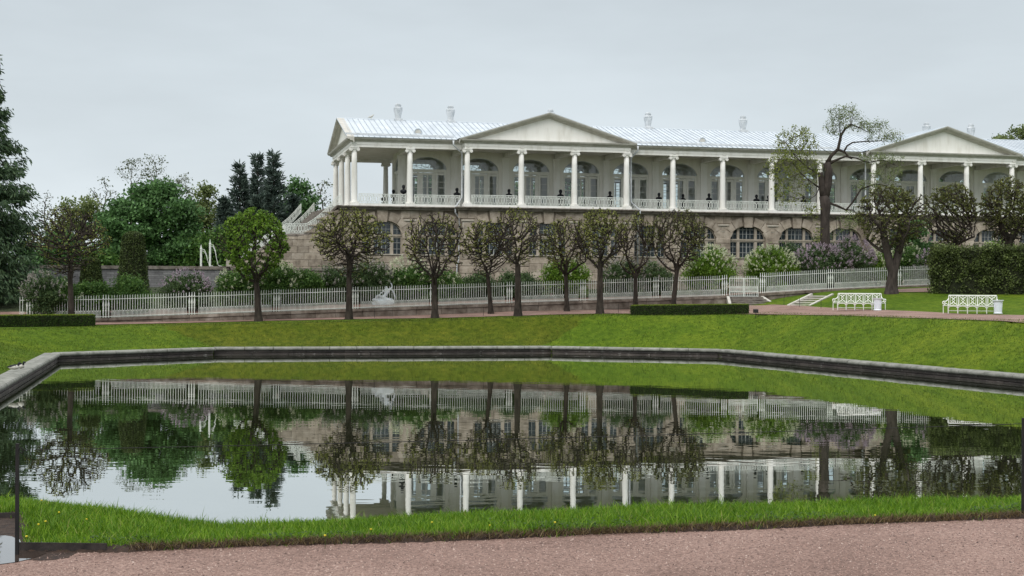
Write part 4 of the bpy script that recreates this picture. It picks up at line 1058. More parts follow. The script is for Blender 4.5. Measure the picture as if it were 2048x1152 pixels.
# face blocks in courses
zc = 4.2; row = 0
while zc < FLOOR-0.5:
    hgt_ = 0.55; u = -9.9 + (0.5 if row % 2 else 0.0)
    while u < -0.9:
        L = random.uniform(0.86, 1.05); ul, ur = u, min(u+L, -0.86)
        ztop = min(zc+hgt_, prof_z(ul+0.01)-0.10, prof_z(ur-0.01)-0.10)
        zl, zr_ = min(zc+hgt_, prof_z(ul)-0.12), min(zc+hgt_, prof_z(ur)-0.12)
        if max(zl, zr_) > zc+0.1 and ur-ul > 0.15:
            poly = [(ul+0.012,zc+0.012),(ur-0.012,zc+0.012),(ur-0.012,max(zc+0.03,zr_-0.012)),(ul+0.012,max(zc+0.03,zl-0.012))]
            j = random.uniform(-0.02,0.02)
            o = T('stair_block', MB().prism(poly, 0.02+j, 0.14).mesh('stair_block', M['stone'])); o.location = (-su, -0.2, -ZB)
        u += L
    zc += hgt_; row += 1
# string course at the foot
o = T('string_course', MB().box(-9.9,-0.85,-0.14,0.12,LOW-0.32,LOW-0.12).mesh('string_course', M['cornice'])); o.location = (-su,-0.2,-ZB)
# upper flight, treads askew as in a flare
nst = 14
for k_ in range(nst):
    ua = -1.35 - 2.55*k_/nst; ub = ua - 2.55/nst - 0.06; z1 = FLOOR-0.02-(FLOOR-LAND)*k_/nst; z0 = z1-(FLOOR-LAND)/nst-0.05
    mb = MB(); sk = -0.9
    mb.add([(ua,0.35,z0),(ub,0.35,z0),(ub+sk,11.4,z0),(ua+sk,11.4,z0),(ua,0.35,z1),(ub,0.35,z1),(ub+sk,11.4,z1),(ua+sk,11.4,z1)], [(0,1,2,3),(4,7,6,5),(0,4,5,1),(1,5,6,2),(2,6,7,3),(3,7,4,0)])
    o = T('step', mb.mesh('step', M['cornice'])); o.location = (-su,-0.2,-ZB)
nst = 15
for k_ in range(nst):
    ua = -5.6-4.2*k_/nst; ub = ua-4.2/nst-0.06; z1 = LAND-0.03-(LAND-LOW)*k_/nst
    o = T('step', MB().box(ub,ua,0.35,3.2,z1-0.35,z1).mesh('step', M['step_stone'])); o.location = (-su,-0.2,-ZB)
o = T('landing', MB().box(-5.62,-3.8,0.1,11.5,LAND-0.2,LAND-0.03).mesh('landing', M['step_stone'])); o.location = (-su,-0.2,-ZB)
# capping band along the open edge, and railings
def edge_line(v, us_, dz=0.0, sk=0.0): return [(u+sk*max(0,min(1,(v-0.35)/11.0)), v, prof_z(u)+dz) for u in us_]
mb = MB(); mb.tube([(u, 0.14, prof_z(u)-0.06) for u in (-1.0,-1.35,-2.2,-3.0,-3.6,-3.95,-4.4,-5.5,-5.9,-7,-8.2,-9.2,-9.8)], 0.13, 6); o = T('capping', mb.mesh('capping', M['cornice'])); o.location = (-su,-0.2,-ZB)
rail_us = [-1.0,-1.2,-1.5,-1.9,-2.4,-2.9,-3.4,-3.8,-4.2,-4.8,-5.5]
def rail(pts, name='railing'):
    o = T(name, balus_mesh(pts, 0.74, name, 0.06)); o.location = (-su,-0.2,-ZB)
sag = lambda u: prof_z(u) - 0.30*math.sin(PI*max(0,min(1,(-1.0-u)/2.9)))*1.0
rail([(u, 0.16, sag(u)+0.10) for u in rail_us])
rail([(u, 0.16, prof_z(u)+0.10) for u in (-5.5,-6.2,-7.0,-8.0,-9.0,-9.6)])
rail([(u, 3.2, prof_z(u)+0.06) for u in (-5.5,-6.4,-7.4,-8.4,-9.4)])
rail([(u-0.85, 11.3, sag(u)+0.15) for u in (-1.35,-1.42,-1.6,-1.95,-2.5,-3.2,-3.9,-4.4)])
rail([(u-1.9, 12.6, sag(u)+0.12) for u in (-1.35,-1.42,-1.6,-1.95,-2.5,-3.2,-3.9)])
rail([(-5.5,0.16,LAND+0.05),(-5.5,3.2,LAND+0.05)]); rail([(-5.5,3.2,LAND+0.05),(-5.5,11.3,LAND+0.05)])
# newel panel by the foot of the stair
o = T('newel', MB().box(-10.25,-9.75,0.0,0.5,LOW-0.05,LOW+0.5).box(-10.3,-9.7,-0.05,0.55,LOW+0.5,LOW+0.58).mesh('newel', M['sillstone'])); o.location = (-su,-0.2,-ZB)

# low terrace wall running left from the stair
gw = tag(empty('terrace_wall', (*gpos(-22, 0.3), ZB), TH), 'coursed grey stone terrace wall with dark coping left of the staircase', 'wall')
link('wall_face', MB().box(-18,12.1,0.0,0.6,-2.2,LOW-ZB-0.30).mesh('wall_face', M['greywall']), gw)
for k_ in range(19):
    link('coping_stone', MB().box(0.01,1.57,-0.12,0.7,0,0.26).mesh('terrace_coping', M['cornice']) if k_ == 0 else bpy.data.meshes['terrace_coping'], gw, (-18+k_*1.58,0,LOW-ZB-0.298))
link('terrace_fill', MB().box(-18,12.1,0.6,14,-2.2,LOW-ZB-0.1).mesh('terrace_fill', M['lawn']), gw)
# white iron handrail ends on the terrace
for px, ty, lb in ((402,489,'shorter of two white iron handrail posts with curved rail on the terrace wall'), (420,478,'taller of two white iron handrail posts with curved rail on the terrace wall')):
    u, z = bpos(px, 531, 0.9); zt_ = bpos(px, ty, 0.9)[1]; hh = zt_-LOW
    r_ = tag(empty('iron_handrail', (*gpos(u,0.9), LOW-0.1), TH), lb, 'handrail', 'white handrail ends')
    MB().tube([(0,0,0),(0,0,hh*0.86)], 0.085, 8).tube([(0,0,hh*0.86),(0,0,hh*0.9),(0,0,hh+0.1)], [0.11,0.07,0.01], 8).obj('post', M['iron_white'], r_)
    for dx in (0.0, 0.14):
        MB().tube([(0.05,0,hh*0.84-dx),(0.25,0,hh*0.82-dx),(0.42,0,hh*0.62-dx),(0.52,0,hh*0.3),(0.66,0,0.14),(0.95-dx,0,0.08)], 0.024, 6).obj('rail', M['iron_white'], r_)

# ================================================================== things on the terrace
mb = MB(); mb.lathe([(0.0,0.0),(0.13,0.0),(0.12,0.05),(0.08,0.10),(0.10,0.13),(0.22,0.20),(0.30,0.30),(0.30,0.38),(0.22,0.45),(0.10,0.49),(0.085,0.55),(0.10,0.58),(0.135,0.66),(0.14,0.74),(0.12,0.82),(0.07,0.87),(0.0,0.885)], 12, sx=1.0, sy=0.7)
m_bust = mb.mesh('bust_body', M['bronze'], True)
mb = MB(); mb.tube([(0,-0.09,0.62),(0,-0.13,0.66),(0,-0.105,0.70)], [0.03,0.035,0.02], 5); m_nose = mb.mesh('bust_face', M['bronze'])
m_ped = MB().box(-0.17,0.17,-0.17,0.17,0.0,0.08).box(-0.13,0.13,-0.13,0.13,0.08,0.93).box(-0.17,0.17,-0.17,0.17,0.93,1.0).mesh('bust_pedestal', M['bronze'])
busts = [(767,'leftmost dark bronze bust behind the end balustrade',2.4*BAY,0.9),(787,'dark bronze bust turned in profile, second from the left end',1.6*BAY,1.05),(807,'broad dark bronze bust before the first pilaster',0.9,1.0),(914,'dark bronze bust just left of the first downpipe',3.2,1.0),
         (1018,'dark bronze bust in the first bay under the left pediment',3.2,1.0),(1121,'dark bronze bust in the middle bay under the left pediment',3.2,1.06),(1220,'dark bronze bust in the right bay under the left pediment',3.2,1.0),(1318,'dark bronze bust right of the second downpipe',3.2,0.95),
         (1366,'dark bronze bust peeping out right of a column before white windows',4.1,0.95),(1418,'dark bronze bust between the two columns left of the old tree',3.2,1.0),(1513,'dark bronze bust with greenish tint left of the leafy branch',3.2,0.98),(1537,'dark bronze bust half hidden by the column in the leafy branch',4.1,0.98),(1607,'dark bronze bust behind the old tree leaves',3.2,0.98)]
for px, lb, v, sc in busts:
    u, _ = bpos(px, 390, v)
    r_ = tag(empty('bronze_bust', (*gpos(u,v), FLOOR-0.012), TH), lb, 'bust', 'bronze busts along the gallery')
    link('pedestal', m_ped, r_); b2 = link('bust', m_bust, r_, (0,0,1.0), (0,0,random.uniform(-0.5,0.5)), (sc,sc,sc)); link('face', m_nose, b2)
# gull on the ridge
u, z = bpos(742, 239, RV)
r_ = tag(empty('gull', (*gpos(u,RV), RIDGE+0.05), TH), 'small gull perched on the ridge of the white roof', 'bird')
MB().tube([(-0.20,0,0.10),(-0.02,0,0.17),(0.10,0,0.22),(0.16,0,0.30),(0.19,0,0.36),(0.23,0,0.36),(0.30,0,0.345)], [0.015,0.075,0.08,0.05,0.045,0.03,0.006], 8).obj('body', M['feather_pale'], r_, True)
MB().tube([(-0.30,0,0.07),(-0.12,-0.05,0.16),(0.06,-0.05,0.22)], [0.01,0.06,0.03], 6).obj('wing', M['trim'], r_, True)
for y in (-0.03,0.03): MB().tube([(0.02,y,0.0),(0.02,y,0.13)], 0.008, 5).obj('leg', M['yellow'], r_)
# ================================================================== FENCE, GATE, STEPS
PICK = 0.166
def fpt(x): return x, fence_y(x), fence_z(x)
m_pick = MB().box(-0.016,0.016,-0.012,0.012,0.0,1.38).add([(-0.022,-0.018,1.38),(0.022,-0.018,1.38),(0.022,0.018,1.38),(-0.022,0.018,1.38),(0,0,1.52)], [(0,1,4),(1,2,4),(2,3,4),(3,0,4),(3,2,1,0)]).mesh('picket', M['iron_white'])
m_spick = MB().box(-0.014,0.014,-0.010,0.010,0.0,0.42).add([(-0.03,-0.016,0.40),(0.03,-0.016,0.40),(0.03,0.016,0.40),(-0.03,0.016,0.40),(-0.026,-0.016,0.48),(0.026,-0.016,0.48),(0.026,0.016,0.48),(-0.026,0.016,0.48)],
      [(0,3,2,1),(4,5,6,7),(0,1,5,4),(1,2,6,5),(2,3,7,6),(3,0,4,7)]).mesh('short_picket', M['iron_white'])
bal = [(0.045,0.0),(0.05,0.04),(0.025,0.10),(0.04,0.40),(0.055,0.50),(0.03,0.56),(0.05,0.60),(0.05,0.64),(0.03,0.68),(0.065,0.80),(0.06,0.88),(0.03,1.08),(0.022,1.2),(0.05,1.24),(0.05,1.28),(0.02,1.30),(0.018,1.48),(0.0,1.54)]
m_bpost = MB().lathe(bal, 8).mesh('fence_baluster', M['iron_white'], True)
def fence(pxa, pxb, posts, lb):
    xa, xb = fence_x(pxa), fence_x(pxb); xm = xa
    r_ = tag(empty('iron_fence', (xm, fence_y(xm), fence_z(xm))), lb, 'fence', None)
    def L(name, m_, x, dz=0.0): return link(name, m_, r_, (x-xm, fence_y(x)-fence_y(xm), fence_z(x)-fence_z(xm)+dz), (0,0,TH))
    px_ = sorted(fence_x(p) for p in posts)
    n_ = int((xb-xa)/(PICK*CT))
    for k_ in range(n_+1):
        x = xa + k_*PICK*CT
        if min([abs(x-p) for p in px_]+[9]) < 0.30: continue
        L('picket', m_pick, x)
        xs_ = x+PICK*CT*0.5
        if xs_ < xb and min([abs(xs_-p) for p in px_]+[9]) > 0.30: L('short_picket', m_spick, xs_)
    for p in px_:
        for d in (-0.17,0.0,0.17): L('baluster', m_bpost, p+d*CT)
    knots = sorted(set([xa, xb]+px_))
    for a, b__ in zip(knots[:-1], knots[1:]):
        n_ = max(2, int((b__-a)/2)); q = [a+(b__-a)*i_/n_ for i_ in range(n_+1)]
        for z in (1.22, 0.07):
            MB().tube([(x-xm, fence_y(x)-fence_y(xm), fence_z(x)-fence_z(xm)+z) for x in q], 0.026, 4).obj('rail', M['iron_white'], r_)
    return r_
fence(40, 1449, [60,212,384,553,711,866,1019,1166,1312,1449], 'long white iron picket fence on a stone base left of the gate')
fence(1525, 1900, [1525,1661,1797], 'white iron picket fence climbing to the right of the gate')
# gate with two leaves
ga, gb = fence_x(1458), fence_x(1517); zg = fence_z(ga)-0.10
gate = tag(empty('iron_gate', (ga, fence_y(ga), zg), TH), 'white iron double gate at the top of the stone steps', 'gate')
W = (gb-ga)/CT
for k_ in range(2):
    lf = MB(); x0, x1 = k_*W/2+0.01, (k_+1)*W/2-0.01
    for x in (x0+0.025, x1-0.025): lf.box(x-0.025,x+0.025,-0.02,0.02,0.0,1.40)
    for z in (0.02,0.36,0.62,1.33): lf.box(x0,x1,-0.016,0.016,z,z+0.045)
    leaf_o = lf.obj('gate_leaf', M['iron_white'], gate)
    n_ = int((x1-x0)/0.135)
    for i_ in range(1, n_): link('picket', m_pick, leaf_o, (x0+(x1-x0)*i_/n_, 0, 0.04))
    for i_ in range(n_): link('short_picket', m_spick, leaf_o, (x0+(x1-x0)*(i_+0.5)/n_, 0, 0.30))

# stone base of the fence: coping blocks over rough stones
base = tag(empty('fence_base_wall', (fence_x(60), fence_y(fence_x(60)), 1.6)), 'rough stone base wall of the white fence beside the gravel path', 'wall')
bx, by, bz = base.location
m_c = MB().cbox(0.004,0.996,-0.26,0.22,-1.0,0.0,0.03).mesh('base_coping', M['fence_stone'])
m_s = MB().cbox(0.004,0.996,-0.20,0.22,-1.0,0.0,0.02).mesh('base_stone', M['fence_stone'])
def base_run(xa, xb):
    x = xa
    while x < xb-0.2:
        L = random.uniform(1.3, 2.1); x1 = min(xb, x+L*CT)
        z = min(fence_z(x), fence_z(x1)); sl_ = math.atan((fence_z(x1)-fence_z(x))/((x1-x)/CT))
        Lr = (x1-x)/CT
        link('coping_stone', m_c, base, (x-bx, fence_y(x)-by-0.02, fence_z(x)-bz), (0,-sl_,TH), (Lr/math.cos(sl_),1,0.20))
        g_ = tz((x+x1)/2, fence_y((x+x1)/2)-0.5)
        zt_ = fence_z(x)-0.205; hgt_ = zt_-g_+0.35
        if hgt_ > 0.45:
            n_ = 2 if hgt_ > 0.85 else 1
            for c_ in range(n_):
                o1, o2 = (0, 1) if random.random() < 0.5 else (0, 1)
                link('base_stone', m_s, base, (x-bx, fence_y(x)-by+random.uniform(-0.02,0.02), zt_-bz-hgt_/n_*c_+0.0), (0,-sl_*0.7,TH), (Lr,1,hgt_/n_-0.008))
        x = x1
base_run(fence_x(36), ga-0.05); base_run(gb+0.05, fence_x(1960))

# steps below the gate
gs = tag(empty('gate_steps', (0.5*(ga+gb), fence_y(0.5*(ga+gb)), zg-0.75), TH), 'dark stone steps with sloping side stones below the white gate', 'steps')
nst = 5; rise = 0.15
for k_ in range(nst):
    wk = W/2+0.05+0.10*k_
    MB().box(-wk,wk,-0.36-0.34*k_-0.34,0.2-0.34*k_ if k_ else 0.35,-0.5,0.0).obj('step', M['cornice'], gs).location = (0,0,0.70-rise*k_)
    MB().box(-wk-0.01,wk+0.01,-0.36-0.34*k_-0.38,-0.36-0.34*k_+0.05,0.0,0.04).obj('tread', M['step_stone'], gs).location = (0,0,0.702-rise*k_)
for sx in (-1,1):
    a = Vector((sx*(W/2+0.18),-0.25,0.80)); b__ = Vector((sx*(W/2+0.72),-2.15,0.02))
    mb = MB(); d = Vector((0.11,0.0,0))
    mb.add([a-d, a+d, b__+d, b__-d, a-d-Vector((0,0,1.0)), a+d-Vector((0,0,1.0)), b__+d-Vector((0,0,0.5)), b__-d-Vector((0,0,0.5))], [(0,1,2,3),(4,7,6,5),(0,4,5,1),(1,5,6,2),(2,6,7,3),(3,7,4,0)])
    mb.obj('side_stone', M['step_pale'], gs)

# pale-edged steps up the grass slope
p0, p1 = at(1600, 612.5, 98.6), at(1643, 590.5, 101.6)
d = Vector((p1.x-p0.x, p1.y-p0.y, 0)); Ld = d.length; a_ = math.atan2(d.y, d.x)
ss = tag(empty('slope_steps', (p0.x, p0.y, p0.z), a_), 'shallow pale-edged stone steps climbing the grass slope right of the gate', 'steps')
hz = p1.z-p0.z; nst = 5
for k_ in range(nst):
    MB().box(Ld*k_/nst, Ld*(k_+1)/nst+0.25, -0.72,0.72,-0.5,0.0).obj('step', M['step_stone'], ss).location = (0,0,hz*(k_+0.75)/nst)
    MB().box(Ld*k_/nst-0.03, Ld*k_/nst+0.16, -0.721,0.721,-0.06,0.012).obj('step_edge', M['step_pale'], ss).location = (0,0,hz*(k_+0.75)/nst)
for sy in (-1,1):
    mb = MB(); y0, y1 = sy*0.72, sy*0.90
    mb.add([(-0.2,y0,0.10),(-0.2,y1,0.10),(Ld+0.1,y1,hz+0.13),(Ld+0.1,y0,hz+0.13),(-0.2,y0,-0.5),(-0.2,y1,-0.5),(Ld+0.1,y1,hz-0.5),(Ld+0.1,y0,hz-0.5)], [(0,1,2,3),(4,7,6,5),(0,4,5,1),(1,5,6,2),(2,6,7,3),(3,7,4,0)])
    mb.obj('side_kerb', M['step_pale'], ss)

# ================================================================== BENCHES, BINS, SMALL THINGS
def scroll(mb, c, r, y, turns=1.3, a0=0.0, s=1, w=0.022):
    mb.tube([(c[0]+s*r*(1-0.62*t)*math.cos(a0+2*PI*turns*t), y, c[1]+r*(1-0.62*t)*math.sin(a0+2*PI*turns*t)) for t in np.linspace(0,1,16)], w, 5)
def bench(loc, rz, lb, L=2.72):
    r_ = tag(empty('iron_bench', loc, rz), lb, 'bench', 'white garden benches')
    np_ = 5; st = L/np_; SH = 0.49; BH = 1.08; dep = 0.55
    MB().box(-L/2-0.03,L/2+0.03,-dep,0.0,SH-0.03,SH).obj('seat', M['bench_white'], r_)
    ap = MB()
    for k_ in range(np_):
        x0 = -L/2+k_*st
        for y in (-dep+0.02,-0.02): ap.tube([(x0+0.04,y,SH-0.14),(x0+0.09,y,SH-0.06),(x0+st/2,y,SH-0.04),(x0+st-0.09,y,SH-0.06),(x0+st-0.04,y,SH-0.14)], 0.022, 5)
    ap.obj('apron', M['bench_white'], r_)
    for k_ in range(np_+1):
        x = -L/2+k_*st
        for y in (-dep+0.03,-0.03): MB().tube([(x,y,0.0),(x,y,0.16),(x,y,SH-0.02)], [0.021,0.024,0.033], 6).obj('leg', M['bench_white'], r_)
    for y in (-dep+0.03,-0.03): MB().tube([(-L/2,y,0.17),(L/2,y,0.17)], 0.012, 5).obj('stretcher', M['bench_white'], r_)
    back = MB().tube([(-L/2+0.0,0.02,BH),(L/2,0.02,BH)], 0.032, 6)
    for k_ in range(np_+1): back.tube([(-L/2+k_*st,0.0,SH-0.02),(-L/2+k_*st,0.02,BH)], 0.028, 5)
    bo = back.obj('back_frame', M['bench_white'], r_)
    for k_ in range(np_):
        xc = -L/2+(k_+0.5)*st; mb = MB(); h_ = BH-SH
        for sx in (-1,1):
            mb.tube([(xc+sx*st*0.40,0.01,BH-0.03),(xc+sx*st*0.12,0.01,BH-0.16),(xc-sx*st*0.16,0.01,SH+h_*0.5),(xc+sx*st*0.10,0.01,SH+h_*0.26),(xc+sx*st*0.40,0.01,SH+0.02)], 0.022, 5)
            mb.tube([(xc+sx*st*0.30,0.01,SH+h_*0.9),(xc+sx*st*0.34,0.01,SH+h_*0.5),(xc+sx*st*0.30,0.01,SH+h_*0.1)], 0.014, 4)
        mb.tube([(xc+0.055*math.cos(t),0.01,BH-0.11+0.07*math.sin(t)) for t in np.linspace(0,2*PI,11)], 0.016, 4)
        mb.tube([(xc+0.055*math.cos(t),0.01,SH+0.12+0.07*math.sin(t)) for t in np.linspace(0,2*PI,11)], 0.016, 4)
        link('back_panel', mb.mesh('back_panel', M['bench_white']), bo)
    for sx in (-1,1):
        mb = MB(); x = sx*L/2
        # side arm: scroll seen from the side, swept a little outwards
        pts_ = [(x, 0.0, BH-0.18),(x+sx*0.06,-0.10,0.80),(x+sx*0.16,-0.28,0.72),(x+sx*0.26,-0.44,0.73),(x+sx*0.32,-0.52,0.68),(x+sx*0.30,-0.53,0.58),(x+sx*0.20,-0.48,0.56),(x+sx*0.17,-0.45,0.63),(x+sx*0.24,-0.47,0.66)]
        mb.tube(pts_, 0.03, 6); mb.tube([(x,-0.05,SH),(x+sx*0.12,-0.22,0.60),(x+sx*0.30,-0.5,SH-0.02)], 0.022, 5)
        mb.tube([(x+sx*0.28,-0.5,0.0),(x+sx*0.28,-0.5,SH)], 0.024, 6); mb.box(min(x,x+sx*0.30),max(x,x+sx*0.30),-dep,-0.02,SH-0.032,SH-0.004)
        mb.obj('arm', M['bench_white'], r_)
    return r_
def ground_point(px, py, D0, it=40, zf=None):
    """slide along the line of sight until it meets the ground"""
    D = D0
    for _ in range(it):
        p = at(px, py, D); g_ = tz(p.x, p.y) if zf is None else zf(p.x, p.y)
        D *= 1 + 0.35*((EYE-g_)/(EYE-p.z+1e-9)-1) if abs(EYE-p.z) > 0.3 else 1
    p = at(px, py, D); p.z = tz(p.x, p.y); return p
for px, py, D, rz, lb, bl in ((1719,620.5,91.0,-0.30,'white iron garden bench on the lawn edge, farther of the two','white fluted litter bin beside the farther bench'),(1945,628.5,83.5,-0.36,'white iron garden bench nearest the right edge of the picture','white fluted litter bin beside the bench nearest the right edge')):
    p = at(px, py, D); p.z = tz(p.x, p.y)+0.03
    bench(p, rz, lb)
    bpx = 1755 if px < 1800 else 1996
    q = at(bpx, py+2.5, D-1.2); q.z = tz(q.x, q.y)+0.03
    r_ = tag(empty('litter_bin', q), bl, 'bin', 'white litter bins')
    mb = MB(); mb.lathe([(0.24,0.0),(0.26,0.02),(0.24,0.06),(0.205,0.08),(0.205,0.10),(0.225,0.40),(0.232,0.41),(0.225,0.42),(0.235,0.66),(0.25,0.72),(0.31,0.76),(0.33,0.78),(0.32,0.80),(0.25,0.79),(0.22,0.70),(0.0,0.68)], 24); mb.obj('body', M['bin_white'], r_)
    for k_ in range(20):
        a = 2*PI*k_/20; MB().tube([(0.212*math.cos(a),0.212*math.sin(a),0.11),(0.236*math.cos(a),0.236*math.sin(a),0.64),(0.275*math.cos(a),0.275*math.sin(a),0.745)], 0.013, 4).obj('flute', M['bin_white'], r_)

# little black lamp on stakes at the end of the hedge
p = at(1511.5, 626, 90.5); p.z = tz(p.x, p.y)
r_ = tag(empty('garden_floodlight', p), 'small black floodlight box on thin stakes by the low hedge', 'light')
MB().tube([(0,0,-0.1),(0,0,0.42)], 0.018, 6).obj('stake', M['black'], r_)
MB().tube([(0.2,0,-0.1),(0.2,0,0.26)], 0.014, 6).obj('stake', M['black'], r_); MB().tube([(0,0,0.22),(0.2,0,0.22)], 0.01, 5).obj('tie_bar', M['black'], r_)
MB().add([(-0.16,-0.10,0.36),(0.16,-0.10,0.36),(0.16,0.12,0.40),(-0.16,0.12,0.40),(-0.15,-0.08,0.58),(0.15,-0.08,0.58),(0.15,0.10,0.60),(-0.15,0.10,0.60)], [(0,3,2,1),(4,5,6,7),(0,1,5,4),(1,2,6,5),(2,3,7,6),(3,0,4,7)]).obj('lamp_box', M['black'], r_)
# thin barrier stakes along the far path
stakes = [(749,641,95.2,'thin dark stake at the path edge left of the fourth tree'),(967,636,96,'thin dark stake at the path edge left of the middle tree'),(1237,628,97,'thin dark stake at the path edge left of the low hedge'),(1568,609,99.6,'thin dark stake on the grass left of the slope steps'),
          (1599,613,97.6,'thin dark stake at the foot of the slope steps'),(1642,614,95,'thin dark stake on the grass right of the slope steps')]
for px, py, D, lb in stakes:
    p = at(px, py, D); p.z = tz(p.x, p.y)
    so = MB().tube([(0,0,-0.1),(0,0,0.62)], 0.014, 5).add([(-0.02,-0.02,0.62),(0.02,-0.02,0.62),(0.02,0.02,0.62),(-0.02,0.02,0.62),(0,0,0.66)], [(0,1,4),(1,2,4),(2,3,4),(3,0,4)]).obj('barrier_stake', M['black'], None, loc=p)
    tag(so, lb, 'stake', 'thin stakes along the far path')
# two dark birds on the pond coping at left
for px, py, rz, lb in ((29,739.5,0.3,'dark duck with pale flank resting on the coping, left of the pair'),(41,737.5,-0.4,'dark duck on the pond coping, right of the pair')):
    D = (EYE-0.69)*FPX/(py-576-ROLL*(px-1024)); p = at(px, py, D); p.z = 0.69
    r_ = tag(empty('duck', p, rz), lb, 'bird', 'ducks on the coping')
    MB().tube([(-0.26,0,0.10),(-0.16,0,0.09),(0.0,0,0.10),(0.12,0,0.11),(0.17,0,0.15)], [0.01,0.06,0.10,0.085,0.03], 10).obj('body', M['feather_pale'], r_, True)
    MB().tube([(-0.30,0,0.12),(-0.15,0,0.135),(0.04,0,0.16),(0.10,0,0.14)], [0.01,0.065,0.075,0.02], 8).obj('wing', M['feather_dark'], r_, True)
    MB().tube([(0.10,0,0.10),(0.15,0,0.19),(0.165,0,0.25),(0.19,0,0.275),(0.235,0,0.265),(0.28,0,0.25)], [0.05,0.04,0.045,0.05,0.03,0.012], 8).obj('head', M['feather_dark'], r_, True)

# white marble figure behind the fence, in the shrubs
p = at(770, 606, 99.5); gz_ = garden_z(p.x, p.y)
st_ = tag(empty('marble_statue', (p.x, p.y, gz_-0.05), TH), 'white marble reclining figure with raised arm behind the fence', 'statue')
st_.scale = (0.88,0.88,0.88)
me = bpy.data.meshes.new('statue_figure')
J = [(0.05,0,0.62),(0.12,0,0.95),(0.15,0,1.22),(0.10,-0.02,1.40),(0.05,-0.05,1.55),(-0.15,-0.05,1.16),(-0.38,-0.10,0.95),(-0.55,-0.12,0.78),(0.36,0,1.26),(0.58,0,1.48),(0.52,0,1.74),(0.40,-0.02,1.82),
     (-0.30,-0.12,0.66),(-0.62,-0.16,0.82),(-0.80,-0.14,0.45),(-0.98,-0.16,0.40),(-0.25,0.10,0.56),(-0.70,0.12,0.52),(-1.05,0.12,0.42)]
Eg = [(0,1),(1,2),(2,3),(3,4),(2,5),(5,6),(6,7),(2,8),(8,9),(9,10),(10,11),(0,12),(12,13),(13,14),(14,15),(0,16),(16,17),(17,18)]
Rd = [0.21,0.17,0.19,0.07,0.12,0.09,0.06,0.045,0.085,0.06,0.05,0.04,0.14,0.11,0.08,0.05,0.14,0.11,0.07]
me.from_pydata(J, Eg, []); me.materials.append(M['marble'])
fo = link('figure', me, st_)
sk = fo.modifiers.new('skin', 'SKIN'); 
for v_, r in zip(me.skin_vertices[0].data, Rd): v_.radius = (r, r)
me.skin_vertices[0].data[0].use_root = True
fo.modifiers.new('sub', 'SUBSURF').levels = 2; fo.modifiers['sub'].render_levels = 2
bmr = bmesh.new(); bmesh.ops.create_icosphere(bmr, subdivisions=3, radius=1.0)
for v_ in bmr.verts:
    k_ = 1+0.22*math.sin(v_.co.x*6+v_.co.z*4)*math.cos(v_.co.y*5)+random.uniform(-0.05,0.05)
    v_.co = Vector((v_.co.x*0.85*k_-0.15, v_.co.y*0.42*k_, max(0,v_.co.z*0.62*k_+0.05)))
mr_ = bpy.data.meshes.new('statue_rock'); bmr.to_mesh(mr_); bmr.free(); mr_.materials.append(M['marble']); link('rock_base', mr_, st_)
MB().tube([(0.18,0.1,1.2),(0.5,0.12,1.35),(0.72,0.12,1.05),(0.82,0.1,0.7),(0.86,0.1,0.4)], [0.10,0.10,0.08,0.08,0.05], 8).obj('drapery', M['marble'], st_, True)
# ================================================================== VEGETATION
def norm_(a): return a/(np.linalg.norm(a, axis=-1, keepdims=True)+1e-9)
def colonize(start, att, step, kill, infl, iters=120, up=0.0, jit=0.15, seed=0, maxkids=3, parents=None):
    """grow branches from a chain of start points towards attractors; returns nodes and parents"""
    r = np.random.default_rng(seed)
    nodes = [np.array(p, float) for p in start]; par = [-1]+list(range(len(start)-1)) if parents is None else list(parents); kids = [1]*len(start)
    att = np.array(att, float); alive = np.ones(len(att), bool)
    N = np.array(nodes); d = np.linalg.norm(att[:,None]-N[None], axis=2); near = d.argmin(1); nd_ = d.min(1)
    for _ in range(iters):
        act = alive & (nd_ < infl)
        if not act.any(): break
        idx = near[act]; dirs = norm_(att[act]-np.array(nodes)[idx])
        uq, inv = np.unique(idx, return_inverse=True)
        acc = np.zeros((len(uq),3)); np.add.at(acc, inv, dirs)
        new = []; 
        for k_, i_ in enumerate(uq):
            if kids[i_] >= maxkids: 
                continue
            dv = norm_(acc[k_]) + np.array([0,0,up]) + r.normal(0, jit, 3); dv = dv/np.linalg.norm(dv)
            new.append((nodes[i_]+dv*step, i_))
        if not new: break
        base_i = len(nodes)
        for p, i_ in new: nodes.append(p); par.append(i_); kids[i_] += 1; kids.append(0)
        Q = np.array([p for p, _ in new]); d = np.linalg.norm(att[:,None]-Q[None], axis=2); m_ = d.argmin(1); md = d[np.arange(len(att)), m_]
        cl = md < nd_; nd_ = np.where(cl, md, nd_); near = np.where(cl, base_i+m_, near)
        alive &= nd_ > kill
    return np.array(nodes), np.array(par)
def radii(nodes, par, tip, expo, rmax=None):
    n_ = len(nodes); w = np.zeros(n_); has = np.zeros(n_, bool); has[par[par >= 0]] = True
    w[~has] = 1.0
    for i_ in range(n_-1, 0, -1): w[par[i_]] += w[i_]
    r = tip*np.power(np.maximum(w,1), 1/expo)
    if rmax: r = np.minimum(r, rmax)
    return r, w, ~has
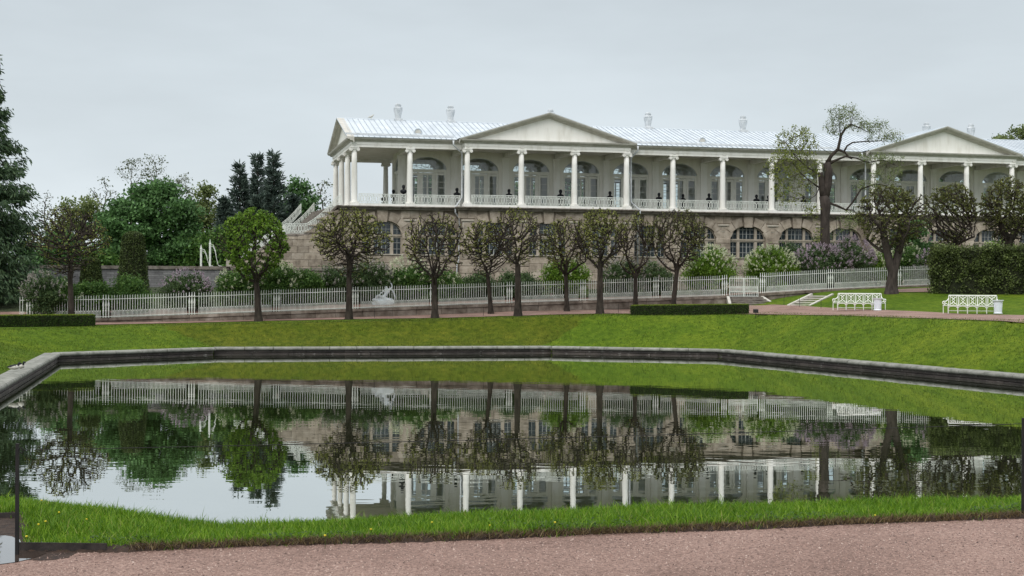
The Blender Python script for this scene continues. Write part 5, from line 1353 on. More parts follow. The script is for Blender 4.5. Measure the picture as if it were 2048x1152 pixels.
def tubes(name, nodes, par, r, mat, sides=5, sel=None):
    """every branch segment as a tapered prism, one mesh"""
    i_ = np.arange(len(nodes))[par >= 0]
    if sel is not None: i_ = i_[sel[i_]]
    A, B = nodes[par[i_]], nodes[i_]; ra = np.minimum(r[par[i_]], r[i_]*1.35); rb = r[i_]
    d = norm_(B-A); ref = np.where(np.abs(d[:,2:3]) > 0.9, np.array([[0,1.0,0]]), np.array([[0,0,1.0]]))
    u = norm_(np.cross(d, ref)); v = np.cross(d, u)
    t = np.arange(sides)*2*PI/sides
    ring = u[:,None]*np.cos(t)[None,:,None]+v[:,None]*np.sin(t)[None,:,None]
    B = B + d*rb[:,None]*0.3
    V = np.concatenate([A[:,None]+ring*ra[:,None,None], B[:,None]+ring*rb[:,None,None]], 1).reshape(-1,3)
    k = np.arange(sides); f = np.stack([k, (k+1)%sides, (k+1)%sides+sides, k+sides], 1)
    F = (np.arange(len(i_))[:,None,None]*2*sides + f[None]).reshape(-1,4)
    return np_mesh(name, V, F, mat, True)
def leaves(name, C, size, mat, r, up=0.25, asp=0.62):
    """leaf-shaped quads (rhombs folded along the rib) at points C"""
    N = len(C); n_ = norm_(r.normal(0,1,(N,3))+np.array([0,0,up])); a = norm_(np.cross(n_, r.normal(0,1,(N,3)))); b_ = np.cross(n_, a)
    s = np.asarray(size)*r.uniform(0.6,1.3,N); s = s[:,None]
    V = np.stack([C-a*s*0.5, C+b_*s*asp*0.5+n_*s*0.08, C+a*s*0.5, C-b_*s*asp*0.5+n_*s*0.08], 1).reshape(-1,3)
    return np_mesh(name, V, np.arange(N*4).reshape(N,4), mat)
def ball(n_, r, rmin=0.0):
    p = norm_(r.normal(0,1,(n_,3))); return p*np.cbrt(r.uniform(rmin**3,1,n_))[:,None]

# ---- clipped limes: knotty heads of twisting boughs
def lime(px, base_y, D, cl, cr_, ct, cb, lb, lean=0.0, leafy=0.5, leaf='leaf_bud_dark', seed=1, trunk_r=0.30, fork=None, dens=1.0, twin=False, z0=None, leaf_size=0.13, bark='bark'):
    r = np.random.default_rng(seed)
    b0 = at(px, base_y, D)
    if z0 is None: b0.z = tz(b0.x, b0.y)
    else: b0.z = z0
    k = D/FPX
    c = at(0.5*(cl+cr_), 0.5*(ct+cb), D); hw = (cr_-cl)*0.54*k; hh = (cb-ct)*0.53*k; trunk_r = trunk_r*0.80
    C0 = np.array(c) - np.array(b0)
    fork_z = C0[2]-hh*0.80 if fork is None else at(px, fork, D).z - b0.z
    # head: a flattened dome, narrowing to the fork below
    n_ = int(1950*dens*(hw/2.1)**2)
    q = ball(n_*5, r, 0.25); q = q[(q[:,2] > -0.95)]; q = q[(q[:,2] > 0) | (r.random(len(q)) < np.clip(1.0+0.95*q[:,2],0.12,1))]
    nar = np.where(q[:,2] < 0, np.clip(1+0.48*q[:,2], 0.4, 1), 1.0)
    az = np.arctan2(q[:,1], q[:,0]); ph = r.uniform(0,2*PI,4)
    wob = 1+0.10*np.sin(2*az+ph[0])+0.09*np.sin(3*az+ph[1]+1.5*q[:,2])+0.08*np.sin(5*az+ph[2]-2*q[:,2]); q[:,0] *= wob; q[:,1] *= wob; q[:,2] *= 1+0.06*np.sin(3*q[:,0]+ph[3])
    q[:,0] *= nar; q[:,1] *= nar; q[:,2] = np.where(q[:,2] > 0, q[:,2]*0.97, q[:,2]); q = q[:n_]
    att = C0 + q*np.array([hw, hw*0.9, hh])
    tx = C0[0]*0.75
    st = [np.array([tx*(t**1.3)+lean*math.sin(PI*t)*0.4, 0.05*math.sin(3*t), -0.15+(fork_z+0.15)*t]) for t in np.linspace(0,1,9)]
    sp = [-1]+list(range(8)); xr = [trunk_r*(1.0-0.28*i_/8.0) + (0.10 if i_ == 0 else 0.03 if i_ == 1 else 0) for i_ in range(9)]
    nst_ = 9
    if twin:                                  # the bole divides into two heavy limbs
        for sx in (-1, 1):
            for j_, t in enumerate(np.linspace(0.15, 1, 7)):
                st.append(np.array([tx+sx*hw*0.30*t**0.8, 0.1*sx*t, fork_z+(C0[2]-hh*0.25-fork_z)*t])); sp.append(8 if j_ == 0 else len(st)-2); xr.append(trunk_r*(0.66-0.18*t))
        nst_ = len(st)
    # main limbs fan out of the fork, bend and then turn upwards
    roots = [8] if not twin else [nst_-8, nst_-1, nst_-5, nst_-12]
    nl = int(r.integers(7, 10)); a0 = r.uniform(0, 2*PI)
    for j_ in range(nl):
        az = a0+2*PI*j_/nl+r.normal(0,0.22); el = r.uniform(0.35,0.75) if j_ % 3 else r.uniform(1.0,1.35)
        rt = roots[j_ % len(roots)]; p = st[rt].copy(); 
        if not twin: rt = int(r.choice([6,7,8])); p = st[rt].copy()
        reach = hw*r.uniform(0.60,0.80); n_s = 13; prev = rt; d = np.array([math.cos(az)*math.cos(el), math.sin(az)*math.cos(el), math.sin(el)])
        Lr = math.hypot(reach, C0[2]+hh*0.25-p[2])*0.80; bend = r.normal(0,0.09,3)
        for k_ in range(n_s):
            d = d + np.array([0,0,0.055]) + bend*math.sin(k_*0.9+j_) + r.normal(0,0.10,3); d = d/np.linalg.norm(d)
            p = p + d*Lr/n_s
            q_ = (p-C0)/np.array([hw,hw*0.9,hh])
            if np.linalg.norm(q_) > 0.92: break
            st.append(p.copy()); sp.append(prev); prev = len(st)-1; xr.append(0.095*(1-0.62*k_/n_s)*(trunk_r/0.23)**0.5)
    keepa = np.linalg.norm((att-C0)/np.array([hw,hw*0.9,hh]), axis=1) > 0.50
    nodes, par = colonize(st, att[keepa], 0.14, 0.20, 1.5, 100, up=0.10, jit=0.26, seed=seed, maxkids=3, parents=sp)
    rad, w, tips = radii(nodes, par, 0.023, 2.6, 0.08)
    rad[:len(xr)] = np.maximum(xr, 0.03)
    root = tag(empty('clipped_lime_tree', b0), lb, 'tree', 'clipped lime trees by the pond')
    tr = np.zeros(len(nodes), bool); tr[:nst_] = True
    link('trunk', tubes('trunk', nodes, par, rad, M[bark], 10, tr), root)
    link('crown', tubes('crown', nodes, par, rad, M[bark], 5, ~tr), root)
    if leafy > 0:
        outer_ = np.where((w <= 3) & (np.arange(len(nodes)) > len(st)))[0]
        m_ = int(len(outer_)*(leafy*2.3+0.7)); pick = r.choice(outer_, m_)
        P = nodes[pick] + r.normal(0, 0.06, (m_,3))
        # buds follow a patchy pattern: some boughs are further on than others
        keep = (np.sin(P[:,0]*2.1+seed)+np.sin(P[:,2]*1.7+2*seed)+np.sin(P[:,1]*2.4) + 1.4*(P[:,2]-C0[2])/hh) > r.normal(-0.4,0.9,m_)
        link('leaves', leaves('leaves', P[keep], leaf_size, M[leaf], r, 0.4), root)
    return root
lime(143,640,90,70,207,412,560,'round-headed clipped lime above the left end of the fence',0,0.5,'leaf_bud',3,0.27, fork=548)
lime(517,643,93.6,440,580,420,570,'clipped lime with fresh bright green leaves and leaning trunk',0,2.3,'leaf_bright',4,0.30, fork=552, dens=0.8, leaf_size=0.21)
lime(698,639,94.4,630,766,416,560,'clipped lime with yellowish buds before the first basement window',0,1.25,'leaf_bud',5,0.28, fork=512)
lime(870,637,95.0,810,925,422,575,'bare dark clipped lime before the first downpipe',0,0.45,'leaf_bud',6,0.29, fork=548)
lime(1036,633,95.6,985,1086,416,540,'bare dark clipped lime with flared foot in the middle of the picture',0,0.6,'leaf_bud',7,0.31, fork=530)
lime(1200,628,96.4,1143,1258,414,545,'clipped lime with yellow-green top right of the middle',0,1.15,'leaf_bud',8,0.30, fork=525)
lime(982,628,97.6,925,1022,436,560,'small slanting lime in the back row left of the middle tree',0,0.9,'leaf_bud',9,0.22, fork=552)
lime(1134,621,99.0,1078,1182,436,552,'slim clipped lime in the back row right of the middle tree',0,0.9,'leaf_bud',10,0.22, fork=540)
lime(1271,613,99.5,1234,1308,424,560,'slim lime rising behind the left end of the low hedge',0,0.8,'leaf_bud',11,0.23, fork=540)
lime(1346,612,99.3,1305,1412,414,550,'full dark lime rising behind the middle of the low hedge',0,1.3,'leaf_bud_dark',12,0.24, fork=532, dens=1.2)
lime(1783,584,99.2,1722,1852,370,512,'stout old clipped lime with split trunk behind the farther bench',0,2.0,'leaf_bud_dark',13,0.60, fork=545, twin=True, dens=1.25, leaf_size=0.15, bark='bark_old')
lime(1905,575,103.5,1848,1958,364,505,'clipped lime rising behind the tall hedge left of the corner one',0,2.0,'leaf_bud_dark',14,0.36, fork=488, dens=1.2, leaf_size=0.15)
lime(2016,572,102,1958,2082,358,500,'clipped lime at the right edge behind the tall hedge',0,2.0,'leaf_bud_dark',15,0.52, fork=480, twin=True, dens=1.25, leaf_size=0.15)

# ---- old half-bare tree behind the fence
def old_tree():
    r = np.random.default_rng(77); D = 108.5
    b0 = at(1655, 540, D); b0.z = garden_z(b0.x, b0.y)
    root = tag(empty('old_tree', b0), 'old half-bare tree with thick broken trunk before the gallery', 'tree')
    def L(px, py, dy=0.0): p = at(px, py, D); return (p.x-b0.x, dy, p.z-b0.z)
    zb = 0
    mb = MB(); mb.tube([(0,0,-0.2),L(1651,520),L(1650,470),L(1650,440),L(1651,410),L(1648,392)], [0.55,0.42,0.37,0.35,0.40,0.38], 12)
    mb.tube([L(1648,400),L(1655,370),L(1657,340),L(1653,325)], [0.36,0.34,0.32,0.27], 10)
    mb.tube([L(1647,396),L(1643,375,-0.1),L(1641,352,-0.1),L(1640,345,-0.1)], [0.28,0.24,0.22,0.19], 8)
    trunk = mb.obj('trunk', M['bark_old'], root, True)
    limbs = [([L(1653,328),L(1662,312),L(1676,298),L(1682,270),L(1690,258),L(1703,248)], 0.26), ([L(1676,299),L(1690,305),L(1698,315),L(1704,318)], 0.17), ([L(1655,330),L(1668,322),L(1690,313),L(1712,316)], 0.20),
             ([L(1688,303),L(1694,292),L(1705,285),L(1730,283),L(1755,282)], 0.13), ([L(1682,282),L(1680,262),L(1678,250)], 0.10), ([L(1703,249),L(1720,256),L(1735,264)], 0.10), ([L(1655,405),L(1675,412),L(1692,420),L(1705,405),L(1722,378),L(1750,368),L(1775,372)], 0.17),
             ([L(1690,420),L(1706,420),L(1718,434)], 0.10), ([L(1641,370),L(1632,390),L(1620,398)], 0.08), ([L(1645,380),L(1620,362),L(1600,345),L(1585,325)], 0.11), ([L(1640,350),L(1615,335),L(1590,312),L(1575,290)], 0.09), ([L(1712,316),L(1735,325),L(1765,320),L(1790,330)], 0.10), ([L(1655,450),L(1640,440),L(1622,432)], 0.06), ([L(1656,430),L(1672,440),L(1674,462)], 0.06)]
    starts = []
    for P, rr in limbs:
        MB().tube(P, [rr*0.62*(1-0.55*i_/(len(P)-1)) for i_ in range(len(P))], 7).obj('limb', M['bark'], root, True)
        starts += P
    # fine twigs and thin young leaf in the four lobes of the crown
    lobes = [((1690,232),(34,22),110,0.5),((1672,255),(22,18),40,0.5),((1738,252),(44,14),55,0.35),((1770,276),(40,12),50,0.3),((1592,288),(46,36),230,1.0),((1570,335),(42,38),190,1.0),((1612,345),(32,42),120,1.0),((1575,385),(32,26),70,1.0),((1760,318),(50,12),40,0.3),((1775,350),(40,16),30,0.3),((1735,372),(40,10),20,0.2),((1622,420),(24,24),25,0.5),((1700,440),(26,20),25,0.25),((1640,470),(20,20),14,0.3)]
    att = []; 
    k = D/FPX
    for (cx, cy), (ax, ay), n_, lf in lobes:
        c = np.array(L(cx, cy)); att.append(c + ball(int(n_*1.7), r)*np.array([ax*k, ax*k*0.8, ay*k]))
    A = np.concatenate(att)
    S = np.array(starts)
    # let every limb point be a root of its own
    nodes = [np.array(p) for p in S]; n0 = len(nodes); par0 = [-1]*n0
    N = np.array(nodes); alive = np.ones(len(A), bool); par = list(par0)
    for _ in range(40):
        N = np.array(nodes); d = np.linalg.norm(A[:,None]-N[None], axis=2); near = d.argmin(1); nd_ = d.min(1); alive &= nd_ > 0.26
        act = alive & (nd_ < 3.2)
        if not act.any(): break
        for i_ in np.unique(near[act]):
            dv = norm_(A[act & (near == i_)]-N[i_]).mean(0)+r.normal(0,0.2,3)+np.array([0,0,0.12]); nodes.append(N[i_]+0.26*dv/np.linalg.norm(dv)); par.append(i_)
    nodes = np.array(nodes); par = np.array(par)
    rad, w, tips = radii(nodes, par, 0.010, 2.5, 0.08)
    link('twigs', tubes('twigs', nodes, par, rad, M['bark_grey'], 4), root)
    tip = np.where((w <= 3) & (par >= 0))[0]; P = nodes[np.repeat(tip, 16)]; P = P + r.normal(0,0.15,P.shape)
    gr = P[:,0] < L(1640,0)[0]+0.3
    kp = np.where(gr, r.random(len(P)) < 0.36, r.random(len(P)) < 0.8)
    link('young_leaves', leaves('young_leaves', P[kp & gr], 0.16, M['leaf_young'], r), root); link('bud_tufts', leaves('bud_tufts', P[kp & ~gr], 0.12, M['leaf_pale'], r), root)
old_tree()

# ---- broadleaf trees of the background
def broadleaf(px, D, top, bot, lobes, lb, mat, nleaf=9000, lsize=0.35, natt=260, seed=1, bark='bark_grey', trunk=0.25, grp='trees beyond the terrace wall', twig=0.03, spread=0.5, z0=None, name='broadleaf_tree', start_frac=0.45, tip_leaf=True, step=0.55):
    """crown = union of ellipsoids given in pixels (cx, cy, ax, ay); leaves hang round the branch ends"""
    r = np.random.default_rng(seed); k = D/FPX
    b0 = at(px, bot, D); b0.z = ZB if z0 is None else z0
    root = tag(empty(name, b0), lb, 'tree', grp)
    att = []; tot = sum(a*b_ for _,_,a,b_ in lobes)
    for cx, cy, ax, ay in lobes:
        c = at(cx, cy, D) - b0; n_ = max(6, int(natt*ax*ay/tot)); att.append(np.array(c)+ball(n_, r, 0.2)*np.array([ax*k, min(ax,ay*1.2)*k*0.9, ay*k]))
    A = np.concatenate(att)
    ztop = A[:,2].max(); sz = ztop*start_frac
    cxm = A[:,0].mean()
    st = [np.array([cxm*0.5*t, 0, -0.2+(sz+0.2)*t]) for t in np.linspace(0,1,10)]
    nodes, par = colonize(st, A, step, step*1.5, 60, 80, up=0.05, jit=0.18, seed=seed, maxkids=4)
    rad, w, tips = radii(nodes, par, twig, 2.3, trunk)
    for i_ in range(10): rad[i_] = trunk*(1.15-0.3*i_/9)
    link('trunk', tubes('trunk', nodes, par, rad, M[bark], 7), root)
    end = np.where((w <= 4) & (np.arange(len(nodes)) >= 10))[0]
    per = max(1, nleaf//max(1,len(end)))
    P = nodes[np.repeat(end, per)] + r.normal(0, 1, (len(end)*per,3))*spread*np.array([1,1,0.6])
    link('crown', leaves('crown', P, lsize, M[mat], r, 0.5), root)
    return root
broadleaf(300,127,362,600,[(250,440,52,58),(310,410,50,48),(345,430,42,58),(300,490,95,60),(240,520,45,60),(360,520,42,55),(300,390,35,30),(370,470,26,50)],'big dense maple with rich green leaves behind the terrace wall','leaf_maple',44000,0.33,330,21,spread=0.52,trunk=0.35)
broadleaf(262,150,305,500,[(268,338,30,30),(250,345,20,22),(285,335,20,24)],'tall slender tree with thin umbrella crown, left of two above the maple','leaf_grey',420,0.22,60,22,twig=0.017,spread=0.3,trunk=0.2,start_frac=0.80,step=0.45)
broadleaf(310,152,305,500,[(308,335,34,32),(325,350,18,20),(298,350,14,14)],'tall slender tree with thin umbrella crown, right of two above the maple','leaf_grey',460,0.22,64,23,twig=0.017,spread=0.3,trunk=0.2,start_frac=0.80,step=0.45)
broadleaf(362,155,340,520,[(360,372,26,34),(372,400,20,30)],'thinly leaved tree between the maple and the yellowish tree','leaf_grey',700,0.24,70,24,twig=0.017,spread=0.35,start_frac=0.72,step=0.45)
broadleaf(210,155,350,540,[(205,385,28,34),(220,410,28,40),(190,430,20,40)],'almost bare branching tree left of the maple','leaf_grey',500,0.26,130,25,twig=0.03,spread=0.35,start_frac=0.6,step=0.45)
broadleaf(410,142,368,560,[(410,400,28,34),(400,440,36,44),(430,450,26,44),(405,510,50,55),(385,470,22,40)],'yellow-green tree between the maple and the dark pines','leaf_pale',9500,0.34,230,26,spread=0.5)
broadleaf(155,150,388,560,[(160,420,34,34),(140,460,40,44),(185,450,30,40),(130,520,50,50)],'soft yellow-green tree behind the leftmost clipped lime','leaf_pale',8000,0.34,210,27,spread=0.5)
broadleaf(92,180,380,560,[(88,415,30,36),(105,440,28,40)],'grey misty bare tree farthest at the left','leaf_grey',300,0.26,150,28,twig=0.035,spread=0.3,start_frac=0.5,step=0.5)
broadleaf(600,150,350,500,[(595,385,26,32),(615,410,24,30),(580,420,28,40),(600,450,40,40)],'green tree right of the pines behind the staircase','leaf_maple',5000,0.40,160,29,spread=0.5)
broadleaf(645,152,350,500,[(643,378,20,26),(630,400,22,28),(655,410,16,30)],'bare twiggy tree beside the gallery end','leaf_grey',350,0.26,120,30,twig=0.03,spread=0.3,start_frac=0.6,step=0.45)
broadleaf(2030,175,255,500,[(2010,285,34,24),(2050,275,40,28),(2080,300,40,40)],'leafy tree showing above the gallery roof at far right','leaf_pale',4500,0.36,150,31,spread=0.5)
broadleaf(105,122,470,600,[(90,520,46,46),(60,540,40,50),(120,500,36,40),(140,560,40,40)],'dark green bushy tree behind the left end of the fence','leaf_maple',9000,0.34,200,32,spread=0.5,trunk=0.2,start_frac=0.3)
broadleaf(430,126,440,600,[(410,500,45,45),(440,530,50,50),(390,540,40,45),(455,480,30,30)],'mid green bushy tree below the dark pines','leaf_lilac',9000,0.32,200,33,spread=0.5,trunk=0.2,start_frac=0.3)
broadleaf(200,124,480,600,[(190,530,45,45),(220,560,45,40),(160,550,40,40)],'green bushy tree left of the clipped cone','leaf_lilac',7000,0.32,160,34,spread=0.5,trunk=0.2,start_frac=0.3)
broadleaf(1820,113,440,560,[(1815,490,32,50),(1835,470,24,40),(1830,520,34,35)],'dark green young tree behind the split-trunk lime','leaf_maple',4500,0.26,120,35,spread=0.35,trunk=0.15,start_frac=0.3,grp='trees in the garden before the gallery')

# a belt of trees on the far side of the gallery, seen through its windows
for q_, (px, top, hw_, mt, lb) in enumerate([(870,352,60,'leaf_maple','leafy tree behind the gallery seen through its first windows'),(985,350,70,'leaf_lilac','leafy tree behind the gallery seen through the left pediment windows'),(1110,352,70,'leaf_maple','leafy tree behind the gallery seen through the middle windows'),
        (1560,350,80,'leaf_maple','leafy tree behind the gallery behind the old tree'),(1720,350,80,'leaf_lilac','leafy tree behind the gallery seen left of the right pediment'),(1900,352,90,'leaf_maple','leafy tree behind the gallery seen under the right pediment')]):
    broadleaf(px,158,top,560,[(px,top+40,hw_*0.7,40),(px-hw_*0.5,top+70,hw_*0.6,45),(px+hw_*0.5,top+70,hw_*0.6,45)],lb,mt,5000,0.6,110,140+q_,spread=0.8,grp='trees behind the gallery',start_frac=0.5,step=0.8)

# ---- conifers
def conifer(px, D, top, bot, half, lb, mat, seed, droop=0.25, levels=34, per=7, tw=26, len_tw=0.45, wid=0.10, z0=None, hang=0.5, tip_up=0.25, name='conifer', grp='conifers', prof_pow=0.8, bare=0.05, trunk_r=0.28):
    r = np.random.default_rng(seed); k = D/FPX; b0 = at(px, bot, D); b0.z = ZB-0.2 if z0 is None else z0
    Ht = at(px, top, D).z - b0.z; R = half*k
    root = tag(empty(name, b0), lb, 'tree', grp)
    MB().tube([(0,0,-0.2),(0.05,0,Ht*0.5),(0,0,Ht)], [trunk_r, trunk_r*0.6, 0.03], 7).obj('trunk', M['bark'], root, True)
    Vc = []; br = MB()
    for l in range(levels):
        f = bare + (1-bare)*(l+r.uniform(0,0.8))/levels
        z = Ht*f; Lr = R*((1-f)**prof_pow)*r.uniform(0.85,1.15)
        for q in range(per if Lr > 0.6 else max(3,per-2)):
            a = r.uniform(0,2*PI); L = max(0.35, Lr*r.uniform(0.65,1.12)); ca, sa = math.cos(a), math.sin(a)
            nt_ = max(5, int(tw*L/max(R,1e-3)+4))
            t = r.uniform(0.08,1.0,nt_)**0.8
            dz = -droop*L*t + tip_up*L*t**3
            side = r.normal(0,1,nt_)*0.16*L*(1.1-t*0.8)
            C = np.stack([L*t*ca - side*sa, L*t*sa + side*ca, z+dz], 1)
            dirv = norm_(np.stack([ca*0.6+r.normal(0,0.3,nt_)-sa*np.sign(side)*0.5, sa*0.6+r.normal(0,0.3,nt_)+ca*np.sign(side)*0.5, -hang+r.normal(0,0.2,nt_)], 1))
            Vc.append((C, dirv))
            br.tube([(0,0,z),(L*0.5*ca,L*0.5*sa,z-droop*L*0.5+tip_up*L*0.125),(L*0.92*ca,L*0.92*sa,z-droop*L*0.92+tip_up*L*0.78)], [0.05,0.035,0.012], 4, False)
    br.obj('branches', M['bark'], root)['kind'] = 'stuff'
    C = np.concatenate([a for a,_ in Vc]); d = np.concatenate([b_ for _,b_ in Vc]); N = len(C)
    n3 = 3
    C = np.repeat(C, n3, 0)+r.normal(0,0.12,(N*n3,3)); d = norm_(np.repeat(d, n3, 0)+r.normal(0,0.35,(N*n3,3))); N *= n3
    s = norm_(np.cross(d, r.normal(0,1,(N,3)))); Lw = r.uniform(0.6,1.2,N)[:,None]*len_tw
    V = np.stack([C, C+d*Lw*0.5+s*wid*0.5, C+d*Lw, C+d*Lw*0.5-s*wid*0.5], 1).reshape(-1,3)
    link('needles', np_mesh('needles', V, np.arange(N*4).reshape(N,4), M[mat]), root)
conifer(-70,98.5,-50,640,192,'large drooping spruce at the left edge of the picture','needle',41,0.34,72,10,72,0.50,0.11,z0=1.6,hang=0.75,tip_up=0.22,name='spruce_tree',prof_pow=0.85,trunk_r=0.45)
for px, D, top, half, lb, sd in ((478,140,330,72,'dark pine at the left of the group behind the staircase',42),(514,146,312,52,'tall narrow dark pine in the middle of the group',43),(546,138,310,70,'dark pine at the right of the group behind the staircase',44),(450,136,400,44,'lower dark pine at the left foot of the group',45),(585,140,395,42,'lower dark pine right of the group near the stair',46),(515,134,395,55,'broad dark pine low in the middle of the group',47)):
    conifer(px,D,top,600,half,lb,'needle_pine',sd,-0.16,46,4,24,0.60,0.15,hang=-0.45,tip_up=0.30,name='pine_tree',grp='dark pines behind the staircase',prof_pow=0.9)

# ---- clipped cones
def topiary(px, D, top, bot, half, lb, seed):
    r = np.random.default_rng(seed); k = D/FPX; b0 = at(px, bot, D); b0.z = garden_z(b0.x, b0.y); Ht = at(px, top, D).z-b0.z; R = half*k
    root = tag(empty('clipped_conifer', b0), lb, 'tree', 'clipped cones before the terrace wall')
    pr = lambda t: R*(1-0.38*t)*np.where(t > 0.9, np.sqrt(np.clip(1-((t-0.9)/0.1)**2*0.9,0,1)), 1)
    MB().lathe([(0.12,-0.1),(0.12,0.1)]+[(float(pr(np.array(t)))*0.9, Ht*t) for t in (0.03,0.3,0.6,0.88,0.94,0.985)], 14).obj('core', M['core'], root)
    N = 9000; t = r.uniform(0,1,N); a = r.uniform(0,2*PI,N); rr = pr(t)*r.uniform(0.86,1.03,N)
    link('foliage', leaves('foliage', np.stack([rr*np.cos(a), rr*np.sin(a), Ht*t], 1), 0.13, M['leaf_topiary'], r, 0.2), root)
topiary(266,104,463,592,33,'tall clipped dark green cone before the terrace wall',51)
topiary(182,103,515,592,26,'smaller clipped green cone partly behind the leftmost lime',52)

# ---- flowering shrubs behind the fence
def shrub(px, D, top, half, lb, leaf, bloom=None, nb=0, seed=1, bsize=0.125, dens=1.0, depth=0.8, squash=1.0):
    D = max(fence_y(px_x(px, 101))+3.0+(D-105)*0.4, 0) if D < 109 else D
    r = np.random.default_rng(seed); k = D/FPX; b0 = at(px, 580, D); b0.z = garden_z(b0.x, b0.y); Ht = at(px, top, D).z-b0.z; R = half*1.12*k
    root = tag(empty('lilac_bush' if bloom else 'green_shrub', b0), lb, 'bush', 'bushes behind the white fence')
    for q in range(7):
        a = r.uniform(0,2*PI); MB().tube([(0.15*math.cos(a),0.15*math.sin(a),-0.1),(R*0.35*math.cos(a),R*0.3*math.sin(a),Ht*0.45),(R*0.6*math.cos(a),R*0.5*math.sin(a),Ht*0.78)], [0.05,0.035,0.015], 5).obj('stem', M['bark'], root)
    # uneven dome of leaf clumps
    nc = int(46*dens*max(1,R/1.6)); cc = ball(nc, r, 0.35); cc[:,2] = np.abs(cc[:,2])*1.0
    cc = cc*np.array([R*0.88, R*depth*0.85, Ht*0.50])+np.array([0,0,Ht*0.42]); cc[:,2] *= r.uniform(0.86,1.04,nc)
    low = ball(int(nc*0.6), r)*np.array([R*0.85,R*depth*0.8,Ht*0.28])+np.array([0,0,Ht*0.28])
    cc = np.concatenate([cc, low]); per = int(150*dens)
    P = np.repeat(cc, per, 0)+r.normal(0,0.24,(len(cc)*per,3))*np.array([1,1,0.8]); P = P[P[:,2] > 0.03]
    link('foliage', leaves('foliage', P, 0.15, M[leaf], r, 0.5), root)
    if bloom:
        # upright panicles near the surface
        c2 = ball(nb, r, 0.93); c2[:,2] = np.abs(c2[:,2]); c2[:,1] = -np.abs(c2[:,1])*0.7+0.3*c2[:,1]
        c2 = c2*np.array([R*1.0, R*depth, Ht*0.56])+np.array([0,0,Ht*0.44])
        per = 22; h_ = r.uniform(0,1,(nb,per)); ax = norm_(c2-np.array([0,0,Ht*0.3]))+np.array([0,0,0.5])
        Pb = c2[:,None]+ax[:,None]*(h_[...,None]*bsize*1.3)+r.normal(0,1,(nb,per,3))*(bsize*0.40*(1.15-h_[...,None]))
        link('blossoms', leaves('blossoms', Pb.reshape(-1,3), bsize*0.62, M[bloom], r, 0.3, 0.9), root)
shrub(85,100,545,40,'pale flowering lilac by the left end of the fence','leaf_lilac_dark','bloom_pale',70,61)
shrub(128,101,555,34,'green bush with faint white flowers left of the first lime trunk','leaf_lilac','bloom_white',25,60)
shrub(190,102,560,34,'green bush between the first lime trunk and the clipped cone','leaf_lilac',None,0,62)
shrub(262,103,548,40,'round green bush at the foot of the clipped cone','leaf_lilac',None,0,63)
shrub(372,104,541,48,'dusky purple lilac before the grey terrace wall','leaf_lilac_dark','bloom_mauve',75,64)
shrub(480,105,528,44,'green lilac with white flowers left of the leaning lime trunk','leaf_lilac','bloom_white',60,65)
shrub(555,106,522,46,'green lilac with white flowers right of the leaning lime trunk','leaf_lilac','bloom_white',55,66)
shrub(612,106,534,36,'plain bright green bush below the stair blocks','leaf_lilac',None,0,67)
shrub(672,107,528,36,'dark lilac with grey-mauve flowers left of the third trunk','leaf_lilac_dark','bloom_pale',55,68)
shrub(735,107,518,50,'large dark lilac with fading mauve flowers above the marble figure','leaf_lilac_dark','bloom_pale',90,69)
shrub(815,107,515,50,'green lilac full of white flowers left of the fourth trunk','leaf_lilac','bloom_white',120,70)
shrub(885,107,538,36,'green lilac with white flowers behind the fourth trunk','leaf_lilac','bloom_white',45,71)
shrub(955,108,545,34,'dull grey-green bush right of the first downpipe','leaf_lilac_dark',None,0,72)
shrub(1035,108,545,48,'dull dark bush behind the middle trunk','leaf_lilac_dark',None,0,73)
shrub(1130,107,512,46,'fresh green bush with few white flowers behind the slim lime','leaf_bright','bloom_white',40,74)
shrub(1245,108,518,40,'pale grey-flowered bush right of the yellow-topped lime','leaf_lilac_dark','bloom_pale',90,75)
shrub(1310,108,522,36,'dark bush with grey flowers between the two slim limes','leaf_lilac_dark','bloom_pale',45,76)
shrub(1420,106,490,52,'lilac full of white flowers left of the gate','leaf_bright','bloom_white',150,77,0.11)
shrub(1542,107,491,52,'round lilac full of white flowers right of the gate','leaf_bright','bloom_white',190,78,0.11)
shrub(1640,107,488,58,'broad lilac with pale mauve flowers below the old tree','leaf_lilac_dark','bloom_mauve',230,79,0.11)
shrub(1580,111,482,40,'dark green bush between the white and the mauve lilac','leaf_lilac_dark',None,0,80)
shrub(1700,109,474,46,'tall lilac with strong purple flowers right of the old tree','leaf_lilac_dark','bloom_mauve',170,81,0.14)
shrub(1640,113,462,40,'dark green bush at the foot of the old tree','leaf_lilac_dark',None,0,82)
shrub(1755,108,494,36,'lilac with cream flowers left of the split trunk','leaf_bright','bloom_white',110,83,0.12)
shrub(1812,108,488,34,'lilac with white flowers right of the split trunk','leaf_lilac','bloom_white',70,84,0.12)
shrub(1858,109,500,28,'dusky mauve lilac behind the corner of the tall hedge','leaf_lilac_dark','bloom_mauve',60,85)
shrub(1985,111,480,30,'pale green flowering bush above the tall hedge','leaf_bright','bloom_white',60,86)
# a bed of pink flowers behind the fence
r = np.random.default_rng(5); N = 2600; s_ = r.uniform(-31,30,N); nn_ = r.uniform(3.4,4.6,N)
X = s_; Y = np.array([fence_y(x) for x in X])+nn_; Z = np.array([garden_z(a, b_) for a, b_ in zip(X, Y)])
P = np.stack([X, Y, Z+r.uniform(0.05,0.35,N)], 1); pk = (np.sin(X*0.9)+np.sin(X*0.37+1)) > 0.2
tag(link('flower_bed', leaves('flower_bed', P[pk], 0.16, M['bloom_pink'], r, 0.6)), 'band of pink flowers seen through the fence', 'flowers', kind='stuff')

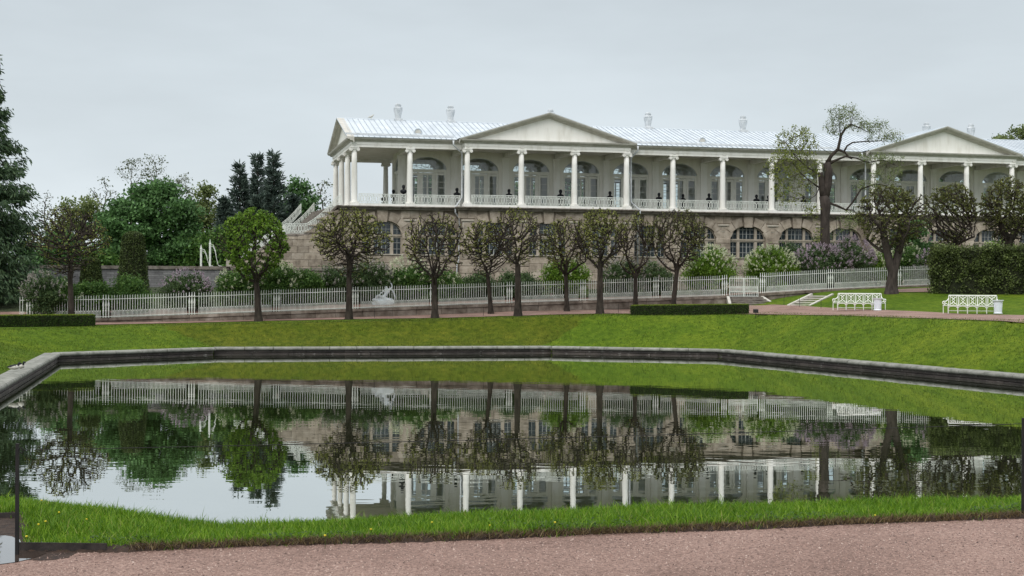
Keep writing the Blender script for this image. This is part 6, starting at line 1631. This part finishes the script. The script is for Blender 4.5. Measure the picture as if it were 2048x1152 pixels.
# ---- hedges
def hedge(p, q, h, depth, lb, leaf, top_leaf=None, seed=1, n_=9000, size=0.09, rough=0.06, zoff=0.0, clump=False):
    r = np.random.default_rng(seed); p, q = Vector(p), Vector(q); L = (q-p).length; a = math.atan2(q.y-p.y, q.x-p.x)
    root = tag(empty('hedge', (p.x, p.y, p.z), a), lb, 'hedge'); sl_ = (q.z-p.z)/L
    c = rough*1.2
    mb = MB(); mb.add([(c,c,-0.2),(L-c,c,-0.2+sl_*L),(L-c,depth-c,-0.2+sl_*L),(c,depth-c,-0.2),(c,c,h-c),(L-c,c,h-c+sl_*L),(L-c,depth-c,h-c+sl_*L),(c,depth-c,h-c)], [(0,3,2,1),(4,5,6,7),(0,1,5,4),(1,2,6,5),(2,3,7,6),(3,0,4,7)])
    mb.obj('core', M['core'], root)
    fa = [('f', L*h), ('b', L*h*0.4), ('t', L*depth), ('l', depth*h), ('r', depth*h)]; tot = sum(x for _,x in fa); out = []; tp = []
    for nm, ar in fa:
        m_ = int(n_*ar/tot); u, v = r.uniform(0,1,m_), r.uniform(0,1,m_); e_ = r.normal(0, rough, m_)
        if clump: e_ += 0.20*np.sin(u*L*2.6+2.2*np.sin(v*5+u*9))*np.sin(v*h*2.1+u*11+1.3*np.sin(u*L*1.1))
        if nm == 'f': P = np.stack([u*L, e_, v*h], 1)
        elif nm == 'b': P = np.stack([u*L, depth+e_, v*h], 1)
        elif nm == 't': P = np.stack([u*L, v*depth, h+e_*0.7], 1)
        elif nm == 'l': P = np.stack([e_, u*depth, v*h], 1)
        else: P = np.stack([L+e_, u*depth, v*h], 1)
        P[:,2] += P[:,0]*sl_
        (tp if (nm == 't' and top_leaf) else out).append(P)
    if clump:                                 # leafy sprays standing out from a shadowed body
        nc = int(L*h*7); c_ = np.stack([r.uniform(0,L,nc), r.normal(-0.02,0.10,nc), h*r.uniform(0.02,1.0,nc)**0.85], 1); c_[:,2] += c_[:,0]*sl_
        c2_ = np.stack([r.uniform(0,L,nc//4), r.uniform(0,depth,nc//4), h+r.normal(0,0.06,nc//4)], 1); c2_[:,2] += c2_[:,0]*sl_
        c_ = np.concatenate([c_, c2_]); out.append(np.repeat(c_, 46, 0)+r.normal(0,1,(len(c_)*46,3))*np.array([0.15,0.10,0.19]))
    link('foliage', leaves('foliage', np.concatenate(out), size, M[leaf], r, 0.3), root)
    if tp: link('young_tips', leaves('young_tips', np.concatenate(tp), size, M[top_leaf], r, 0.6), root)
def HP(px, py, D): p = at(px, py, D); p.z = tz(p.x, p.y); return p
hedge(HP(-60,658,85.5), HP(190,654,88.5), 0.72, 1.1, 'low clipped box hedge at the left edge of the bank', 'leaf_hedge', 'leaf_hedge_top', 91, 15000, 0.07, 0.025)
hedge(HP(1261,629,94.6), HP(1494,627,92.6), 0.66, 1.2, 'low clipped box hedge before the gate at the bank top', 'leaf_hedge', 'leaf_hedge_top', 92, 13000, 0.07, 0.025)
hedge(HP(1858,588,99.0), HP(2110,593,95.0), 3.15, 1.5, 'tall clipped hedge at the right behind the nearer bench', 'leaf_beech', None, 93, 5000, 0.16, 0.09, clump=True)
